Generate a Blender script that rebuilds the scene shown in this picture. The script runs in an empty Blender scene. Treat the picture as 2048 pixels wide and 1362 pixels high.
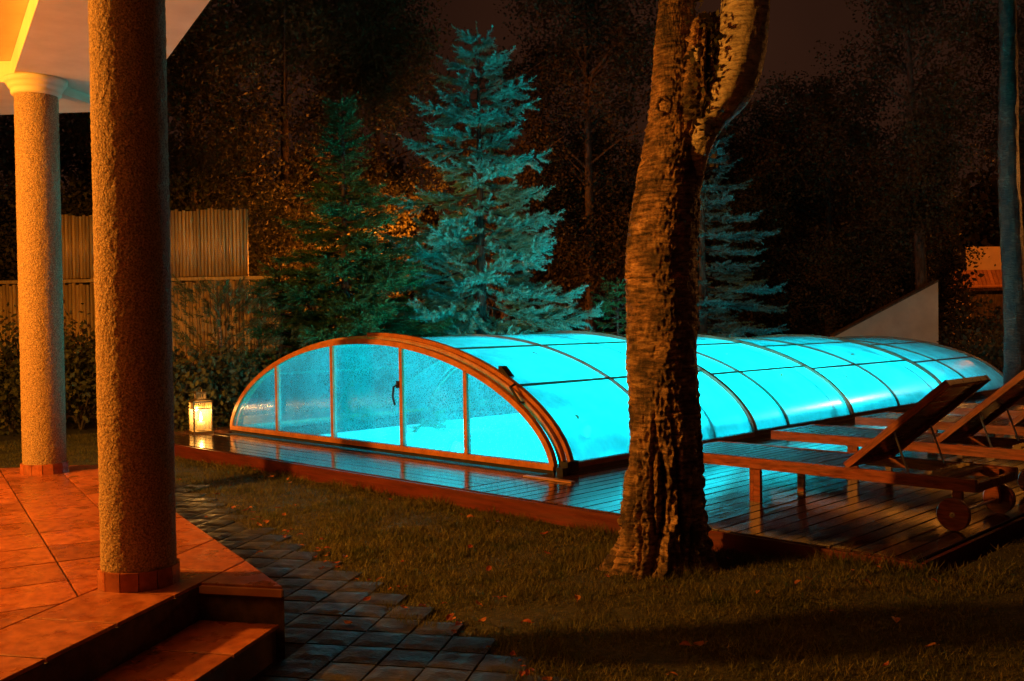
import bpy, math, random
import numpy as np
from mathutils import Vector, Matrix, noise
random.seed(7); rng = np.random.default_rng(7)
sc = bpy.context.scene; COL = sc.collection
PI = math.pi

# ------------------------------------------------------------------ camera
# world axes: X runs along the front of the pool, Y along its length
PITCH, ROLL, YAW, CAMH = math.radians(1.07), math.radians(0.80), math.radians(45.6), 1.41
_f = Vector((-math.cos(YAW), math.sin(YAW), 0)); _r = Vector((math.sin(YAW), math.cos(YAW), 0)); _u = Vector((0, 0, 1))
VF = _f * math.cos(PITCH) - _u * math.sin(PITCH); _u1 = _u * math.cos(PITCH) + _f * math.sin(PITCH)
VR = _r * math.cos(ROLL) - _u1 * math.sin(ROLL); VU = _u1 * math.cos(ROLL) + _r * math.sin(ROLL)
camd = bpy.data.cameras.new('camera'); cam = bpy.data.objects.new('camera', camd); COL.objects.link(cam)
camd.sensor_width = 36; camd.lens = 1985 / 2048 * 36; camd.clip_end = 600; camd.clip_start = 0.05
M = Matrix((VR, VU, -VF)).transposed().to_4x4(); M.translation = (0, 0, CAMH)
cam.matrix_world = M; sc.camera = cam
def at(x, y, d):   # survey helper: bearing of a photo point at a chosen distance, used once to take positions off the photograph
    x, y, d = float(x), float(y), float(d); p = Vector((0, 0, CAMH)) + d * (VF + VR * ((x - 1024) / 1985) - VU * ((y - 681) / 1985)); return p

# ------------------------------------------------------------------ night sky
w = bpy.data.worlds.new('World'); sc.world = w; w.use_nodes = True
nt = w.node_tree; bg = nt.nodes['Background']
sky = nt.nodes.new('ShaderNodeTexSky'); sky.sky_type = 'NISHITA'; sky.sun_disc = False
sky.sun_elevation = math.radians(4); sky.sun_rotation = math.radians(200)
tint = nt.nodes.new('ShaderNodeMix'); tint.data_type = 'RGBA'; tint.blend_type = 'MIX'; tint.inputs[0].default_value = 0.997
nt.links.new(sky.outputs[0], tint.inputs[6])
tcw = nt.nodes.new('ShaderNodeTexCoord'); nzw = nt.nodes.new('ShaderNodeTexNoise'); nzw.inputs['Scale'].default_value = 3.5; nzw.inputs['Detail'].default_value = 4
rmw = nt.nodes.new('ShaderNodeValToRGB')
rmw.color_ramp.elements[0].position = .35; rmw.color_ramp.elements[0].color = (.20, .068, .034, 1)
rmw.color_ramp.elements[1].position = .70; rmw.color_ramp.elements[1].color = (.34, .115, .056, 1)
nt.links.new(tcw.outputs['Generated'], nzw.inputs['Vector']); nt.links.new(nzw.outputs[0], rmw.inputs[0]); nt.links.new(rmw.outputs[0], tint.inputs[7])
nt.links.new(tint.outputs[2], bg.inputs[0]); bg.inputs[1].default_value = 0.085

# ------------------------------------------------------------------ render look
sc.view_settings.view_transform = 'Standard'; sc.view_settings.look = 'None'
sc.view_settings.exposure = 0; sc.view_settings.gamma = 1
sc.render.engine = 'CYCLES'; cy = sc.cycles
cy.max_bounces = 8; cy.diffuse_bounces = 3; cy.glossy_bounces = 3; cy.transmission_bounces = 6; cy.transparent_max_bounces = 24
cy.caustics_reflective = False; cy.caustics_refractive = False; cy.sample_clamp_indirect = 3; cy.use_denoising = True

# ------------------------------------------------------------------ helpers
def tag(o, label=None, cat=None, group=None, kind=None):
    if label: o['label'] = label
    if cat: o['category'] = cat
    if group: o['group'] = group
    if kind: o['kind'] = kind
    return o
def empty(name, loc=(0, 0, 0), rz=0, parent=None):
    o = bpy.data.objects.new(name, None); COL.objects.link(o); o.location = loc; o.rotation_euler = (0, 0, rz)
    if parent: o.parent = parent
    return o
def mesh(name, V, Fc, mat, parent=None, smooth=False, loc=None, rot=None):
    me = bpy.data.meshes.new(name); me.from_pydata([tuple(v) for v in V], [], [tuple(f) for f in Fc]); me.update()
    return link(name, me, mat, parent, smooth, loc, rot)
def link(name, me, mat=None, parent=None, smooth=False, loc=None, rot=None):
    if mat and not me.materials: me.materials.append(mat)
    if smooth: me.polygons.foreach_set('use_smooth', np.ones(len(me.polygons), bool))
    o = bpy.data.objects.new(name, me); COL.objects.link(o)
    if parent: o.parent = parent
    if loc is not None: o.location = loc
    if rot is not None: o.rotation_euler = rot
    return o
def fast(name, V, tris, mat, parent=None, n=3, smooth=False):
    V = np.asarray(V, np.float32).reshape(-1, 3); T = np.asarray(tris, np.int32).reshape(-1, n)
    me = bpy.data.meshes.new(name); me.vertices.add(len(V)); me.vertices.foreach_set('co', V.ravel())
    me.loops.add(T.size); me.loops.foreach_set('vertex_index', T.ravel())
    me.polygons.add(len(T)); me.polygons.foreach_set('loop_start', np.arange(0, T.size, n, dtype=np.int32))
    me.polygons.foreach_set('loop_total', np.full(len(T), n, np.int32)); me.update(); me.validate()
    return link(name, me, mat, parent, smooth)
class B:   # mesh collector for ONE part
    def __init__(s): s.V = []; s.F = []
    def box(s, c, d, R=None, ch=0):
        c = Vector(c); hx, hy, hz = d[0] / 2, d[1] / 2, d[2] / 2; n = len(s.V)
        if ch <= 0:
            P = [(-hx, -hy, -hz), (hx, -hy, -hz), (hx, hy, -hz), (-hx, hy, -hz), (-hx, -hy, hz), (hx, -hy, hz), (hx, hy, hz), (-hx, hy, hz)]
            Q = [(0, 3, 2, 1), (4, 5, 6, 7), (0, 1, 5, 4), (1, 2, 6, 5), (2, 3, 7, 6), (3, 0, 4, 7)]
        else:   # bevelled upper edges
            a, b = hx - ch, hy - ch
            P = [(-hx, -hy, -hz), (hx, -hy, -hz), (hx, hy, -hz), (-hx, hy, -hz), (-hx, -hy, hz - ch), (hx, -hy, hz - ch), (hx, hy, hz - ch), (-hx, hy, hz - ch),
                 (-a, -b, hz), (a, -b, hz), (a, b, hz), (-a, b, hz)]
            Q = [(0, 3, 2, 1), (8, 9, 10, 11), (0, 1, 5, 4), (1, 2, 6, 5), (2, 3, 7, 6), (3, 0, 4, 7), (4, 5, 9, 8), (5, 6, 10, 9), (6, 7, 11, 10), (7, 4, 8, 11)]
        for p in P:
            v = Vector(p); v = (R @ v) if R else v; s.V.append(c + v)
        s.F += [tuple(i + n for i in q) for q in Q]; return s
    def bar(s, a, b, wd, th, up=(0, 0, 1)):
        a, b = Vector(a), Vector(b); x = (b - a); L = x.length; x.normalize(); y = Vector(up).cross(x).normalized(); z = x.cross(y)
        return s.box((a + b) / 2, (L, wd, th), Matrix((x, y, z)).transposed())
    def tube(s, pts, rad, k=10, cap=True, closed=False):
        n0 = len(s.V); pts = [Vector(p) for p in pts]; m = len(pts); rr = rad if hasattr(rad, '__len__') else [rad] * m; ref = None
        for i, p in enumerate(pts):
            t = (pts[min(i + 1, m - 1)] - pts[max(i - 1, 0)]).normalized()
            if ref is None: ref = Vector((1, 0, 0)) if abs(t.x) < .8 else Vector((0, 1, 0))
            a = (ref - t * ref.dot(t)).normalized(); b = t.cross(a); ref = a
            for j in range(k): an = 2 * PI * j / k; s.V.append(p + (a * math.cos(an) + b * math.sin(an)) * rr[i])
        for i in range(m - 1):
            for j in range(k):
                j2 = (j + 1) % k; s.F.append((n0 + i * k + j, n0 + i * k + j2, n0 + (i + 1) * k + j2, n0 + (i + 1) * k + j))
        if cap: s.F.append(tuple(n0 + j for j in reversed(range(k)))); s.F.append(tuple(n0 + (m - 1) * k + j for j in range(k)))
        return s
    def lathe(s, prof, k=32, c=(0, 0, 0)):
        n0 = len(s.V); m = len(prof)
        for r, z in prof:
            for j in range(k): an = 2 * PI * j / k; s.V.append((c[0] + r * math.cos(an), c[1] + r * math.sin(an), c[2] + z))
        for i in range(m - 1):
            for j in range(k):
                j2 = (j + 1) % k; s.F.append((n0 + i * k + j, n0 + i * k + j2, n0 + (i + 1) * k + j2, n0 + (i + 1) * k + j))
        s.F.append(tuple(n0 + j for j in reversed(range(k)))); s.F.append(tuple(n0 + (m - 1) * k + j for j in range(k)))
        return s
    def prism(s, poly, z0, z1):
        n0 = len(s.V); k = len(poly)
        for z in (z0, z1):
            for p in poly: s.V.append((p[0], p[1], z))
        s.F.append(tuple(n0 + j for j in reversed(range(k)))); s.F.append(tuple(n0 + k + j for j in range(k)))
        for j in range(k): j2 = (j + 1) % k; s.F.append((n0 + j, n0 + j2, n0 + k + j2, n0 + k + j))
        return s
    def build(s, name, mat, parent=None, smooth=False, loc=None, rot=None): return mesh(name, s.V, s.F, mat, parent, smooth, loc, rot)
def copy_tree(o, parent=None):
    c = o.copy(); COL.objects.link(c)
    if parent: c.parent = parent
    for ch in o.children: copy_tree(ch, c)
    return c
def clip(poly, p, n):   # keep the side where (q-p).n <= 0
    out = []
    for i in range(len(poly)):
        a, b = poly[i], poly[(i + 1) % len(poly)]
        da = (a[0] - p[0]) * n[0] + (a[1] - p[1]) * n[1]; db = (b[0] - p[0]) * n[0] + (b[1] - p[1]) * n[1]
        if da <= 0: out.append(a)
        if (da < 0 < db) or (db < 0 < da): t = da / (da - db); out.append((a[0] + (b[0] - a[0]) * t, a[1] + (b[1] - a[1]) * t))
    return out
def area(p): return abs(sum(p[i][0] * p[(i + 1) % len(p)][1] - p[(i + 1) % len(p)][0] * p[i][1] for i in range(len(p)))) / 2 if len(p) > 2 else 0
def shrink(p, g):
    c = (sum(q[0] for q in p) / len(p), sum(q[1] for q in p) / len(p)); n = len(p); ar = sum(p[i][0] * p[(i + 1) % n][1] - p[(i + 1) % n][0] * p[i][1] for i in range(n))
    for i in range(n):
        a, b = p[i], p[(i + 1) % n]; L = math.hypot(b[0] - a[0], b[1] - a[1])
        if L < 1e-6: continue
        nx, ny = (b[1] - a[1]) / L, -(b[0] - a[0]) / L
        if ar < 0: nx, ny = -nx, -ny
        c_ = (a[0] - nx * g, a[1] - ny * g)
        p2 = clip(p2 if i else list(p), c_, (nx, ny))
    return p2

# ------------------------------------------------------------------ materials
def nodes(name):
    m = bpy.data.materials.new(name); m.use_nodes = True; t = m.node_tree
    return m, t, t.nodes['Principled BSDF'], t.nodes['Material Output']
def N(t, typ, **kw):
    n = t.nodes.new('ShaderNode' + typ)
    for k, v in kw.items():
        if hasattr(n, k) and k not in ('Scale',): setattr(n, k, v)
        else: n.inputs[k].default_value = v
    return n
def ramp(t, src, stops):
    r = t.nodes.new('ShaderNodeValToRGB'); e = r.color_ramp.elements
    while len(e) < len(stops): e.new(.5)
    for i, (p, c) in enumerate(stops):
        e[i].position = p; e[i].color = (c[0], c[1], c[2], 1) if hasattr(c, '__len__') else (c, c, c, 1)
    t.links.new(src, r.inputs[0]); return r
def coords(t, stretch=(1, 1, 1), world=False):
    """object coordinates shifted by the object's random value so that alike pieces differ"""
    mp = t.nodes.new('ShaderNodeMapping'); mp.inputs['Scale'].default_value = stretch
    if world:
        g = t.nodes.new('ShaderNodeNewGeometry'); t.links.new(g.outputs['Position'], mp.inputs['Vector'])
    else:
        tc = t.nodes.new('ShaderNodeTexCoord'); oi = t.nodes.new('ShaderNodeObjectInfo')
        ml = t.nodes.new('ShaderNodeMath'); ml.operation = 'MULTIPLY'; ml.inputs[1].default_value = 57.0
        t.links.new(oi.outputs['Random'], ml.inputs[0]); ad = t.nodes.new('ShaderNodeVectorMath'); ad.operation = 'ADD'
        t.links.new(tc.outputs['Object'], ad.inputs[0]); t.links.new(ml.outputs[0], ad.inputs[1]); t.links.new(ad.outputs[0], mp.inputs['Vector'])
    return mp.outputs[0]
def surf(name, c1, c2, scale=8, stretch=(1, 1, 1), rough=(.5, .7), bump=.2, bdist=.01, bscale=None, world=False, vary=.25, detail=6, spec=.5, metallic=0, coat=0, lo=.35, hi=.65):
    m, t, p, o = nodes(name); v = coords(t, stretch, world)
    nz = N(t, 'TexNoise', Detail=detail, Roughness=.6); nz.inputs['Scale'].default_value = scale; t.links.new(v, nz.inputs['Vector'])
    r = ramp(t, nz.outputs[0], [(lo, c1), (hi, c2)])
    oi = t.nodes.new('ShaderNodeObjectInfo'); mr = t.nodes.new('ShaderNodeMapRange'); mr.inputs[3].default_value = 1 - vary; mr.inputs[4].default_value = 1 + vary
    t.links.new(oi.outputs['Random'], mr.inputs[0])
    mx = t.nodes.new('ShaderNodeVectorMath'); mx.operation = 'SCALE'; t.links.new(r.outputs[0], mx.inputs[0]); t.links.new(mr.outputs[0], mx.inputs['Scale'])
    t.links.new(mx.outputs[0], p.inputs['Base Color'])
    n2 = N(t, 'TexNoise', Detail=4); n2.inputs['Scale'].default_value = scale * .45; t.links.new(v, n2.inputs['Vector'])
    rr = t.nodes.new('ShaderNodeMapRange'); rr.inputs[1].default_value = .3; rr.inputs[2].default_value = .7; rr.inputs[3].default_value = rough[0]; rr.inputs[4].default_value = rough[1]
    t.links.new(n2.outputs[0], rr.inputs[0]); t.links.new(rr.outputs[0], p.inputs['Roughness'])
    if bump:
        nb = N(t, 'TexNoise', Detail=5); nb.inputs['Scale'].default_value = bscale or scale * 3; t.links.new(v, nb.inputs['Vector'])
        b = t.nodes.new('ShaderNodeBump'); b.inputs['Strength'].default_value = bump; b.inputs['Distance'].default_value = bdist
        t.links.new(nb.outputs[0], b.inputs['Height']); t.links.new(b.outputs[0], p.inputs['Normal'])
    p.inputs['Specular IOR Level'].default_value = spec; p.inputs['Metallic'].default_value = metallic; p.inputs['Coat Weight'].default_value = coat
    if coat: p.inputs['Coat Roughness'].default_value = .12
    return m
def leafmat(name, c1, c2, scale=2.0, rough=.55, trans=.25):
    m, t, p, o = nodes(name); v = coords(t, world=True)
    nz = N(t, 'TexNoise', Detail=5, Roughness=.75); nz.inputs['Scale'].default_value = scale; t.links.new(v, nz.inputs['Vector'])
    r = ramp(t, nz.outputs[0], [(.3, c1), (.7, c2)]); t.links.new(r.outputs[0], p.inputs['Base Color']); p.inputs['Roughness'].default_value = rough
    p.inputs['Specular IOR Level'].default_value = .3
    tr = t.nodes.new('ShaderNodeBsdfTranslucent'); t.links.new(r.outputs[0], tr.inputs[0])
    mx = t.nodes.new('ShaderNodeMixShader'); mx.inputs[0].default_value = trans; t.links.new(p.outputs[0], mx.inputs[1]); t.links.new(tr.outputs[0], mx.inputs[2]); t.links.new(mx.outputs[0], o.inputs[0])
    return m
def emit(name, c, s):
    m, t, p, o = nodes(name); p.inputs['Base Color'].default_value = (*c, 1); p.inputs['Emission Color'].default_value = (*c, 1); p.inputs['Emission Strength'].default_value = s; return m

MT = {}
MT['stucco'] = surf('stucco', (.13, .085, .046), (.46, .33, .19), 130, rough=(.8, .95), bump=1.0, bdist=.010, bscale=85, vary=.03, spec=.2, detail=3, lo=.36, hi=.64)
MT['plaster'] = surf('plaster', (.60, .54, .36), (.70, .63, .43), 3, rough=(.7, .9), bump=.12, bdist=.004, bscale=60, vary=.02, spec=.25)
MT['tile'] = surf('terracotta_tile', (.22, .055, .022), (.40, .125, .05), 18, rough=(.15, .55), bump=.22, bdist=.003, bscale=35, vary=.26, spec=.5)
MT['tile_edge'] = surf('tile_edge', (.42, .20, .09), (.56, .30, .13), 9, rough=(.3, .5), bump=.1, bdist=.003, vary=.1)
MT['grout'] = surf('grout', (.05, .03, .02), (.11, .065, .04), 20, rough=(.8, .9), bump=.2, vary=0)
MT['riser'] = surf('riser_stone', (.10, .055, .035), (.17, .09, .055), 12, rough=(.5, .8), bump=.3, bdist=.004, vary=.1)
MT['paver'] = surf('wet_concrete_paver', (.014, .014, .0125), (.048, .046, .040), 16, rough=(.32, .66), bump=.6, bdist=.006, bscale=60, vary=.3, spec=.38)
MT['pavebed'] = surf('path_joint_soil', (.02, .016, .011), (.045, .035, .024), 30, rough=(.8, .95), bump=.5, world=True, vary=0)
MT['soil'] = surf('lawn_soil', (.020, .022, .009), (.055, .052, .022), 14, rough=(.85, 1), bump=.6, bdist=.02, bscale=40, world=True, vary=0)
MT['deckboard'] = surf('wet_deck_board', (.035, .013, .008), (.080, .030, .016), 6, stretch=(.6, 9, 9), rough=(.04, .17), bump=.2, bdist=.0035, bscale=9, vary=.25, spec=.85)
MT['deckboardY'] = surf('wet_deck_board_long', (.035, .013, .008), (.080, .030, .016), 6, stretch=(9, .6, 9), rough=(.04, .17), bump=.2, bdist=.0035, bscale=9, vary=.25, spec=.85)
MT['fascia'] = surf('deck_fascia', (.075, .013, .008), (.15, .028, .014), 5, stretch=(.6, 9, 9), rough=(.3, .5), bump=.3, bdist=.003, vary=.1)
MT['dark'] = surf('dark_underlay', (.012, .010, .008), (.03, .024, .018), 10, rough=(.8, .9), bump=.2, vary=0)
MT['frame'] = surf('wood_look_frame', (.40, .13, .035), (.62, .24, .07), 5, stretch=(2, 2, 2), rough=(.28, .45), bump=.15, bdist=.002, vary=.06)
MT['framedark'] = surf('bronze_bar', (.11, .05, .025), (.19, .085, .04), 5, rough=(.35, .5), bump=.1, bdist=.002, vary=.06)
MT['black'] = surf('black_plastic', (.012, .012, .012), (.03, .03, .03), 20, rough=(.3, .5), bump=.1, vary=.05)
MT['lounger'] = surf('oiled_hardwood', (.15, .032, .016), (.40, .105, .045), 7, stretch=(1.2, 9, 9), rough=(.22, .42), bump=.25, bdist=.002, vary=.15)
MT['slat'] = surf('wet_hardwood_slat', (.07, .024, .013), (.13, .045, .022), 7, stretch=(9, 1.2, 9), rough=(.12, .3), bump=.25, bdist=.002, vary=.25, spec=.6)
MT['rack'] = surf('pale_rack_wood', (.48, .36, .22), (.62, .48, .30), 9, rough=(.4, .6), bump=.2, vary=.05)
MT['steel'] = surf('steel', (.45, .43, .40), (.6, .58, .54), 9, rough=(.25, .4), bump=.05, vary=.05, metallic=1)
MT['brass'] = surf('lantern_metal', (.20, .14, .06), (.34, .25, .11), 14, rough=(.3, .5), bump=.15, bdist=.002, vary=.05, metallic=.6)
MT['wax'] = surf('candle_wax', (.75, .62, .40), (.85, .72, .5), 8, rough=(.4, .6), bump=.1, vary=0)
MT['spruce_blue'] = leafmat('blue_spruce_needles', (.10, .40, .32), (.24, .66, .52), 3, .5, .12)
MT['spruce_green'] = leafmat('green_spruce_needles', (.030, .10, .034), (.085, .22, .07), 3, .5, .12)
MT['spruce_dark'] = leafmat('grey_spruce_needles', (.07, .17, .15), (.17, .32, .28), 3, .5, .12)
MT['pine'] = leafmat('pine_needles', (.06, .075, .025), (.13, .14, .05), 3, .5, .12)
MT['twigcore'] = surf('twig_bark', (.05, .035, .025), (.10, .07, .05), 20, rough=(.8, .9), bump=0, vary=0)
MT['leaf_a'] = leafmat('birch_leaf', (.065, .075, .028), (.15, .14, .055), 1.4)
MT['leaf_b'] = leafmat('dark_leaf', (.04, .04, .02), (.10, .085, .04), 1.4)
MT['shrub'] = leafmat('shrub_leaf', (.045, .055, .022), (.12, .12, .045), 2.5)
MT['grass'] = leafmat('grass_blade', (.050, .075, .018), (.20, .160, .048), 4, .5, .3)
MT['fallen'] = leafmat('fallen_leaf', (.32, .09, .025), (.58, .24, .06), 30, .5, .2)
MT['fallen_red'] = leafmat('fallen_leaf_red', (.22, .045, .018), (.38, .10, .035), 30, .5, .2)
MT['fencewood'] = surf('fence_slat', (.36, .23, .075), (.56, .38, .14), 4, stretch=(9, 9, .8), rough=(.35, .6), bump=.2, vary=.25)
MT['bark'] = surf('tree_bark', (.04, .03, .022), (.13, .10, .07), 7, stretch=(3, 3, .7), rough=(.75, .95), bump=.6, bdist=.02, vary=.1)
MT['wallpaint'] = surf('shed_render', (.62, .56, .46), (.75, .68, .56), 3, rough=(.8, .95), bump=.15, vary=.03)
MT['housewall'] = surf('house_render', (.55, .42, .28), (.65, .5, .34), 3, rough=(.8, .95), bump=.15, vary=.03)
MT['rooftile'] = surf('roof_tile', (.32, .13, .06), (.45, .20, .10), 6, rough=(.6, .8), bump=.2, vary=.2)
MT['poolwall'] = surf('pool_liner', (.42, .68, .74), (.55, .80, .85), 4, rough=(.3, .4), bump=0, vary=0)

def panelmat(name, trans, haze, tintc, gloss, dirt, dif=.06, amp=.10):
    """translucent sheet: some light goes straight through, some scatters, some is mirrored by the wet skin"""
    m, t, p, o = nodes(name); t.nodes.remove(p); v = coords(t)
    T = t.nodes.new('ShaderNodeBsdfTransparent'); T.inputs[0].default_value = (*tintc, 1)
    S = t.nodes.new('ShaderNodeBsdfTranslucent'); D = t.nodes.new('ShaderNodeBsdfDiffuse'); G = t.nodes.new('ShaderNodeBsdfGlossy')
    nz = N(t, 'TexNoise', Detail=8, Roughness=.65); nz.inputs['Scale'].default_value = 2.2; t.links.new(v, nz.inputs['Vector'])
    cr = ramp(t, nz.outputs[0], [(.3, tuple(.50 * c for c in haze)), (.66, haze)]); t.links.new(cr.outputs[0], S.inputs[0])
    D.inputs[0].default_value = (.7, .72, .72, 1)
    a = t.nodes.new('ShaderNodeMixShader'); a.inputs[0].default_value = dif; t.links.new(S.outputs[0], a.inputs[1]); t.links.new(D.outputs[0], a.inputs[2])
    n2 = N(t, 'TexNoise', Detail=6, Roughness=.7); n2.inputs['Scale'].default_value = dirt; t.links.new(v, n2.inputs['Vector'])
    fr = t.nodes.new('ShaderNodeMapRange'); fr.inputs[1].default_value = .3; fr.inputs[2].default_value = .7; fr.inputs[3].default_value = min(1, trans + amp); fr.inputs[4].default_value = max(0, trans - amp)
    t.links.new(n2.outputs[0], fr.inputs[0])
    b = t.nodes.new('ShaderNodeMixShader'); t.links.new(fr.outputs[0], b.inputs[0]); t.links.new(a.outputs[0], b.inputs[1]); t.links.new(T.outputs[0], b.inputs[2])
    G.inputs['Roughness'].default_value = gloss
    lw = t.nodes.new('ShaderNodeFresnel'); lw.inputs[0].default_value = 1.45
    c = t.nodes.new('ShaderNodeMixShader'); t.links.new(lw.outputs[0], c.inputs[0]); t.links.new(b.outputs[0], c.inputs[1]); t.links.new(G.outputs[0], c.inputs[2]); t.links.new(c.outputs[0], o.inputs[0])
    return m, t, G, v
MT['panel'], _, _, _ = panelmat('polycarbonate_roof', .20, (.80, .95, .97), (.9, 1, 1), .22, 6)
MT['pane'], _t, _G, _v = panelmat('wet_front_glazing', .50, (.36, .50, .54), (.9, 1, 1), .16, 75, .05, .22)
_mp = _t.nodes.new('ShaderNodeMapping'); _mp.inputs['Scale'].default_value = (190, 3, 3); _t.links.new(_v, _mp.inputs[0])
_nb = N(_t, 'TexNoise', Detail=2); _nb.inputs['Scale'].default_value = 1; _t.links.new(_mp.outputs[0], _nb.inputs['Vector'])
_b = _t.nodes.new('ShaderNodeBump'); _b.inputs['Strength'].default_value = .9; _b.inputs['Distance'].default_value = .004
_t.links.new(_nb.outputs[0], _b.inputs['Height']); _t.links.new(_b.outputs[0], _G.inputs['Normal'])
m, t, p, o = nodes('pool_water'); t.nodes.remove(p); v = coords(t, world=True)
T = t.nodes.new('ShaderNodeBsdfTransparent'); T.inputs[0].default_value = (.62, .95, 1, 1); G = t.nodes.new('ShaderNodeBsdfGlossy'); G.inputs['Roughness'].default_value = .05
nz = N(t, 'TexNoise', Detail=2); nz.inputs['Scale'].default_value = 3; t.links.new(v, nz.inputs['Vector']); b = t.nodes.new('ShaderNodeBump'); b.inputs['Strength'].default_value = .3; b.inputs['Distance'].default_value = .02
t.links.new(nz.outputs[0], b.inputs['Height']); t.links.new(b.outputs[0], G.inputs['Normal']); fr = t.nodes.new('ShaderNodeFresnel'); fr.inputs[0].default_value = 1.33; W_ = t.nodes.new('ShaderNodeBsdfTranslucent'); W_.inputs[0].default_value = (.7, .95, 1, 1); wm = t.nodes.new('ShaderNodeMixShader'); wm.inputs[0].default_value = .34; t.links.new(T.outputs[0], wm.inputs[1]); t.links.new(W_.outputs[0], wm.inputs[2])
mx = t.nodes.new('ShaderNodeMixShader'); mx.inputs[0].default_value = .14; t.links.new(wm.outputs[0], mx.inputs[1]); t.links.new(G.outputs[0], mx.inputs[2]); t.links.new(mx.outputs[0], o.inputs[0]); MT['water'] = m
m, t, p, o = nodes('lantern_glass'); t.nodes.remove(p)
T = t.nodes.new('ShaderNodeBsdfTransparent'); S = t.nodes.new('ShaderNodeBsdfTranslucent'); S.inputs[0].default_value = (.95, .85, .6, 1); G = t.nodes.new('ShaderNodeBsdfGlossy'); G.inputs['Roughness'].default_value = .1
a = t.nodes.new('ShaderNodeMixShader'); a.inputs[0].default_value = .10; t.links.new(T.outputs[0], a.inputs[1]); t.links.new(S.outputs[0], a.inputs[2])
b = t.nodes.new('ShaderNodeMixShader'); b.inputs[0].default_value = .05; t.links.new(a.outputs[0], b.inputs[1]); t.links.new(G.outputs[0], b.inputs[2]); t.links.new(b.outputs[0], o.inputs[0]); MT['lglass'] = m
MT['flame'] = emit('candle_flame', (1, .55, .14), 40)
MT['lampglow'] = emit('lamp_globe', (1, .45, .10), 12)
MT['sodium'] = emit('sodium_globe', (1, .30, .03), 8)
MT['poollens'] = emit('pool_lamp_lens', (.02, .8, 1), 14)

def plight(name, loc, col, power, rad, parent):
    l = bpy.data.lights.new(name, 'POINT'); l.energy = power; l.color = col; l.shadow_soft_size = rad
    o = bpy.data.objects.new(name, l); COL.objects.link(o); o.parent = parent
    o.location = loc; return o

# ------------------------------------------------------------------ ground (one sheet with the pool's opening)
PX0, PX1, PY0, PY1 = -10.35, -5.85, 6.75, 16.9
xs = [-250, PX0, PX1, 250]; ys = [-250, PY0, PY1, 350]
V = [(x, y, 0) for y in ys for x in xs]; Fq = []
for j in range(3):
    for i in range(3):
        if (i, j) != (1, 1): Fq.append((j * 4 + i, j * 4 + i + 1, j * 4 + i + 5, j * 4 + i + 4))
lawn = tag(mesh('lawn', V, Fq, MT['soil']), 'lawn ground of the garden at night', kind='structure')
def sst(t): t = np.clip(t, 0, 1); return t * t * (3 - 2 * t)
def lawnh(x, y):   # the lawn rises gently towards the deck's outer corner
    return .095 * sst((np.asarray(x, float) + 3.5) / 1.3) * sst((np.asarray(y, float) - 3.3) / 1.2)
gx = np.linspace(-3.6, 3.4, 43); gy = np.concatenate([np.linspace(3.2, 5.1, 14), np.linspace(5.4, 9.5, 12)]); V = []; Fq = []
for y in gy:
    for x in gx:
        e = min(1, (3.4 - x) / 1.2, (9.5 - y) / 1.2); V.append((x, y, float(lawnh(x, y)) * e + .004 - .02 * (e < .02)))
for j in range(len(gy) - 1):
    for i in range(len(gx) - 1):
        if gy[j] >= 5.05 and gx[i] < -2.02: continue
        a = j * len(gx) + i; Fq.append((a, a + 1, a + len(gx) + 1, a + len(gx)))
mesh('bank', V, Fq, MT['soil'], lawn, True)

# ------------------------------------------------------------------ terrace with steps
E1 = (.968, -.251); E2 = (.251, .968); S = (.525, -.851); NS = (.851, .525)
add = lambda p, d, k: (p[0] + d[0] * k, p[1] + d[1] * k)
TN = (-3.93, 2.08); TT = (-3.60, 2.285); TA = (-7.96, 3.385); TH = (-8.75, 2.25)
TE = add(TN, S, 4.2); TG = (-11.0, -1.4); TFp = (-6.2, -4.6)
ter = empty('terrace', (0, 0, 0)); tag(ter, 'raised porch terrace paved with square terracotta tiles', kind='structure')
B().prism([TN, TT, TA, TH, TG, TFp, TE], 0, .294).build('core', MT['grout'], ter)
edge_p, edge_n = add(TT, E2, .004), E2
ch_d = (TA[0] - TH[0], TA[1] - TH[1]); L = math.hypot(*ch_d); ch_n = (-ch_d[1] / L, ch_d[0] / L)
TS = .39
def tile(poly, name='tile', z0=.296, z1=.31, mat='tile', parent=ter):
    poly = shrink(poly, .0048)
    if area(poly) < .0015 or len(poly) < 3: return
    c = (sum(q[0] for q in poly) / len(poly), sum(q[1] for q in poly) / len(poly))
    b = B(); pl = [(q[0] - c[0], q[1] - c[1]) for q in poly]
    if sum(pl[i][0] * pl[(i + 1) % len(pl)][1] - pl[(i + 1) % len(pl)][0] * pl[i][1] for i in range(len(pl))) < 0: pl.reverse()
    k = len(pl); ps = [(q[0] * .99, q[1] * .99) for q in pl]
    b.V = [(q[0], q[1], z0) for q in pl] + [(q[0], q[1], z1 - .002) for q in pl] + [(q[0], q[1], z1 + random.uniform(-.0008, .0008)) for q in ps]
    b.F = [tuple(range(k, k)), ]; b.F = [tuple(range(2 * k, 3 * k))]
    for j in range(k):
        j2 = (j + 1) % k; b.F += [(j, j2, k + j2, k + j), (k + j, k + j2, 2 * k + j2, 2 * k + j)]
    b.build(name, MT[mat], parent, loc=(c[0], c[1], 0))
u0, v0 = -4.71, 1.335
for i in range(-14, 6):
    for j in range(1, 13):
        a = u0 + i * TS; bq = v0 - j * TS
        q = [(E1[0] * x + E2[0] * y, E1[1] * x + E2[1] * y) for x, y in ((a, bq), (a + TS, bq), (a + TS, bq + TS), (a, bq + TS))]
        q = clip(q, edge_p, edge_n); q = clip(q, TA, ch_n) if len(q) > 2 else q
        if len(q) < 3: continue
        q1 = clip(q, add(TN, NS, -TS), NS)
        if len(q1) > 2: tile(q1)
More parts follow.
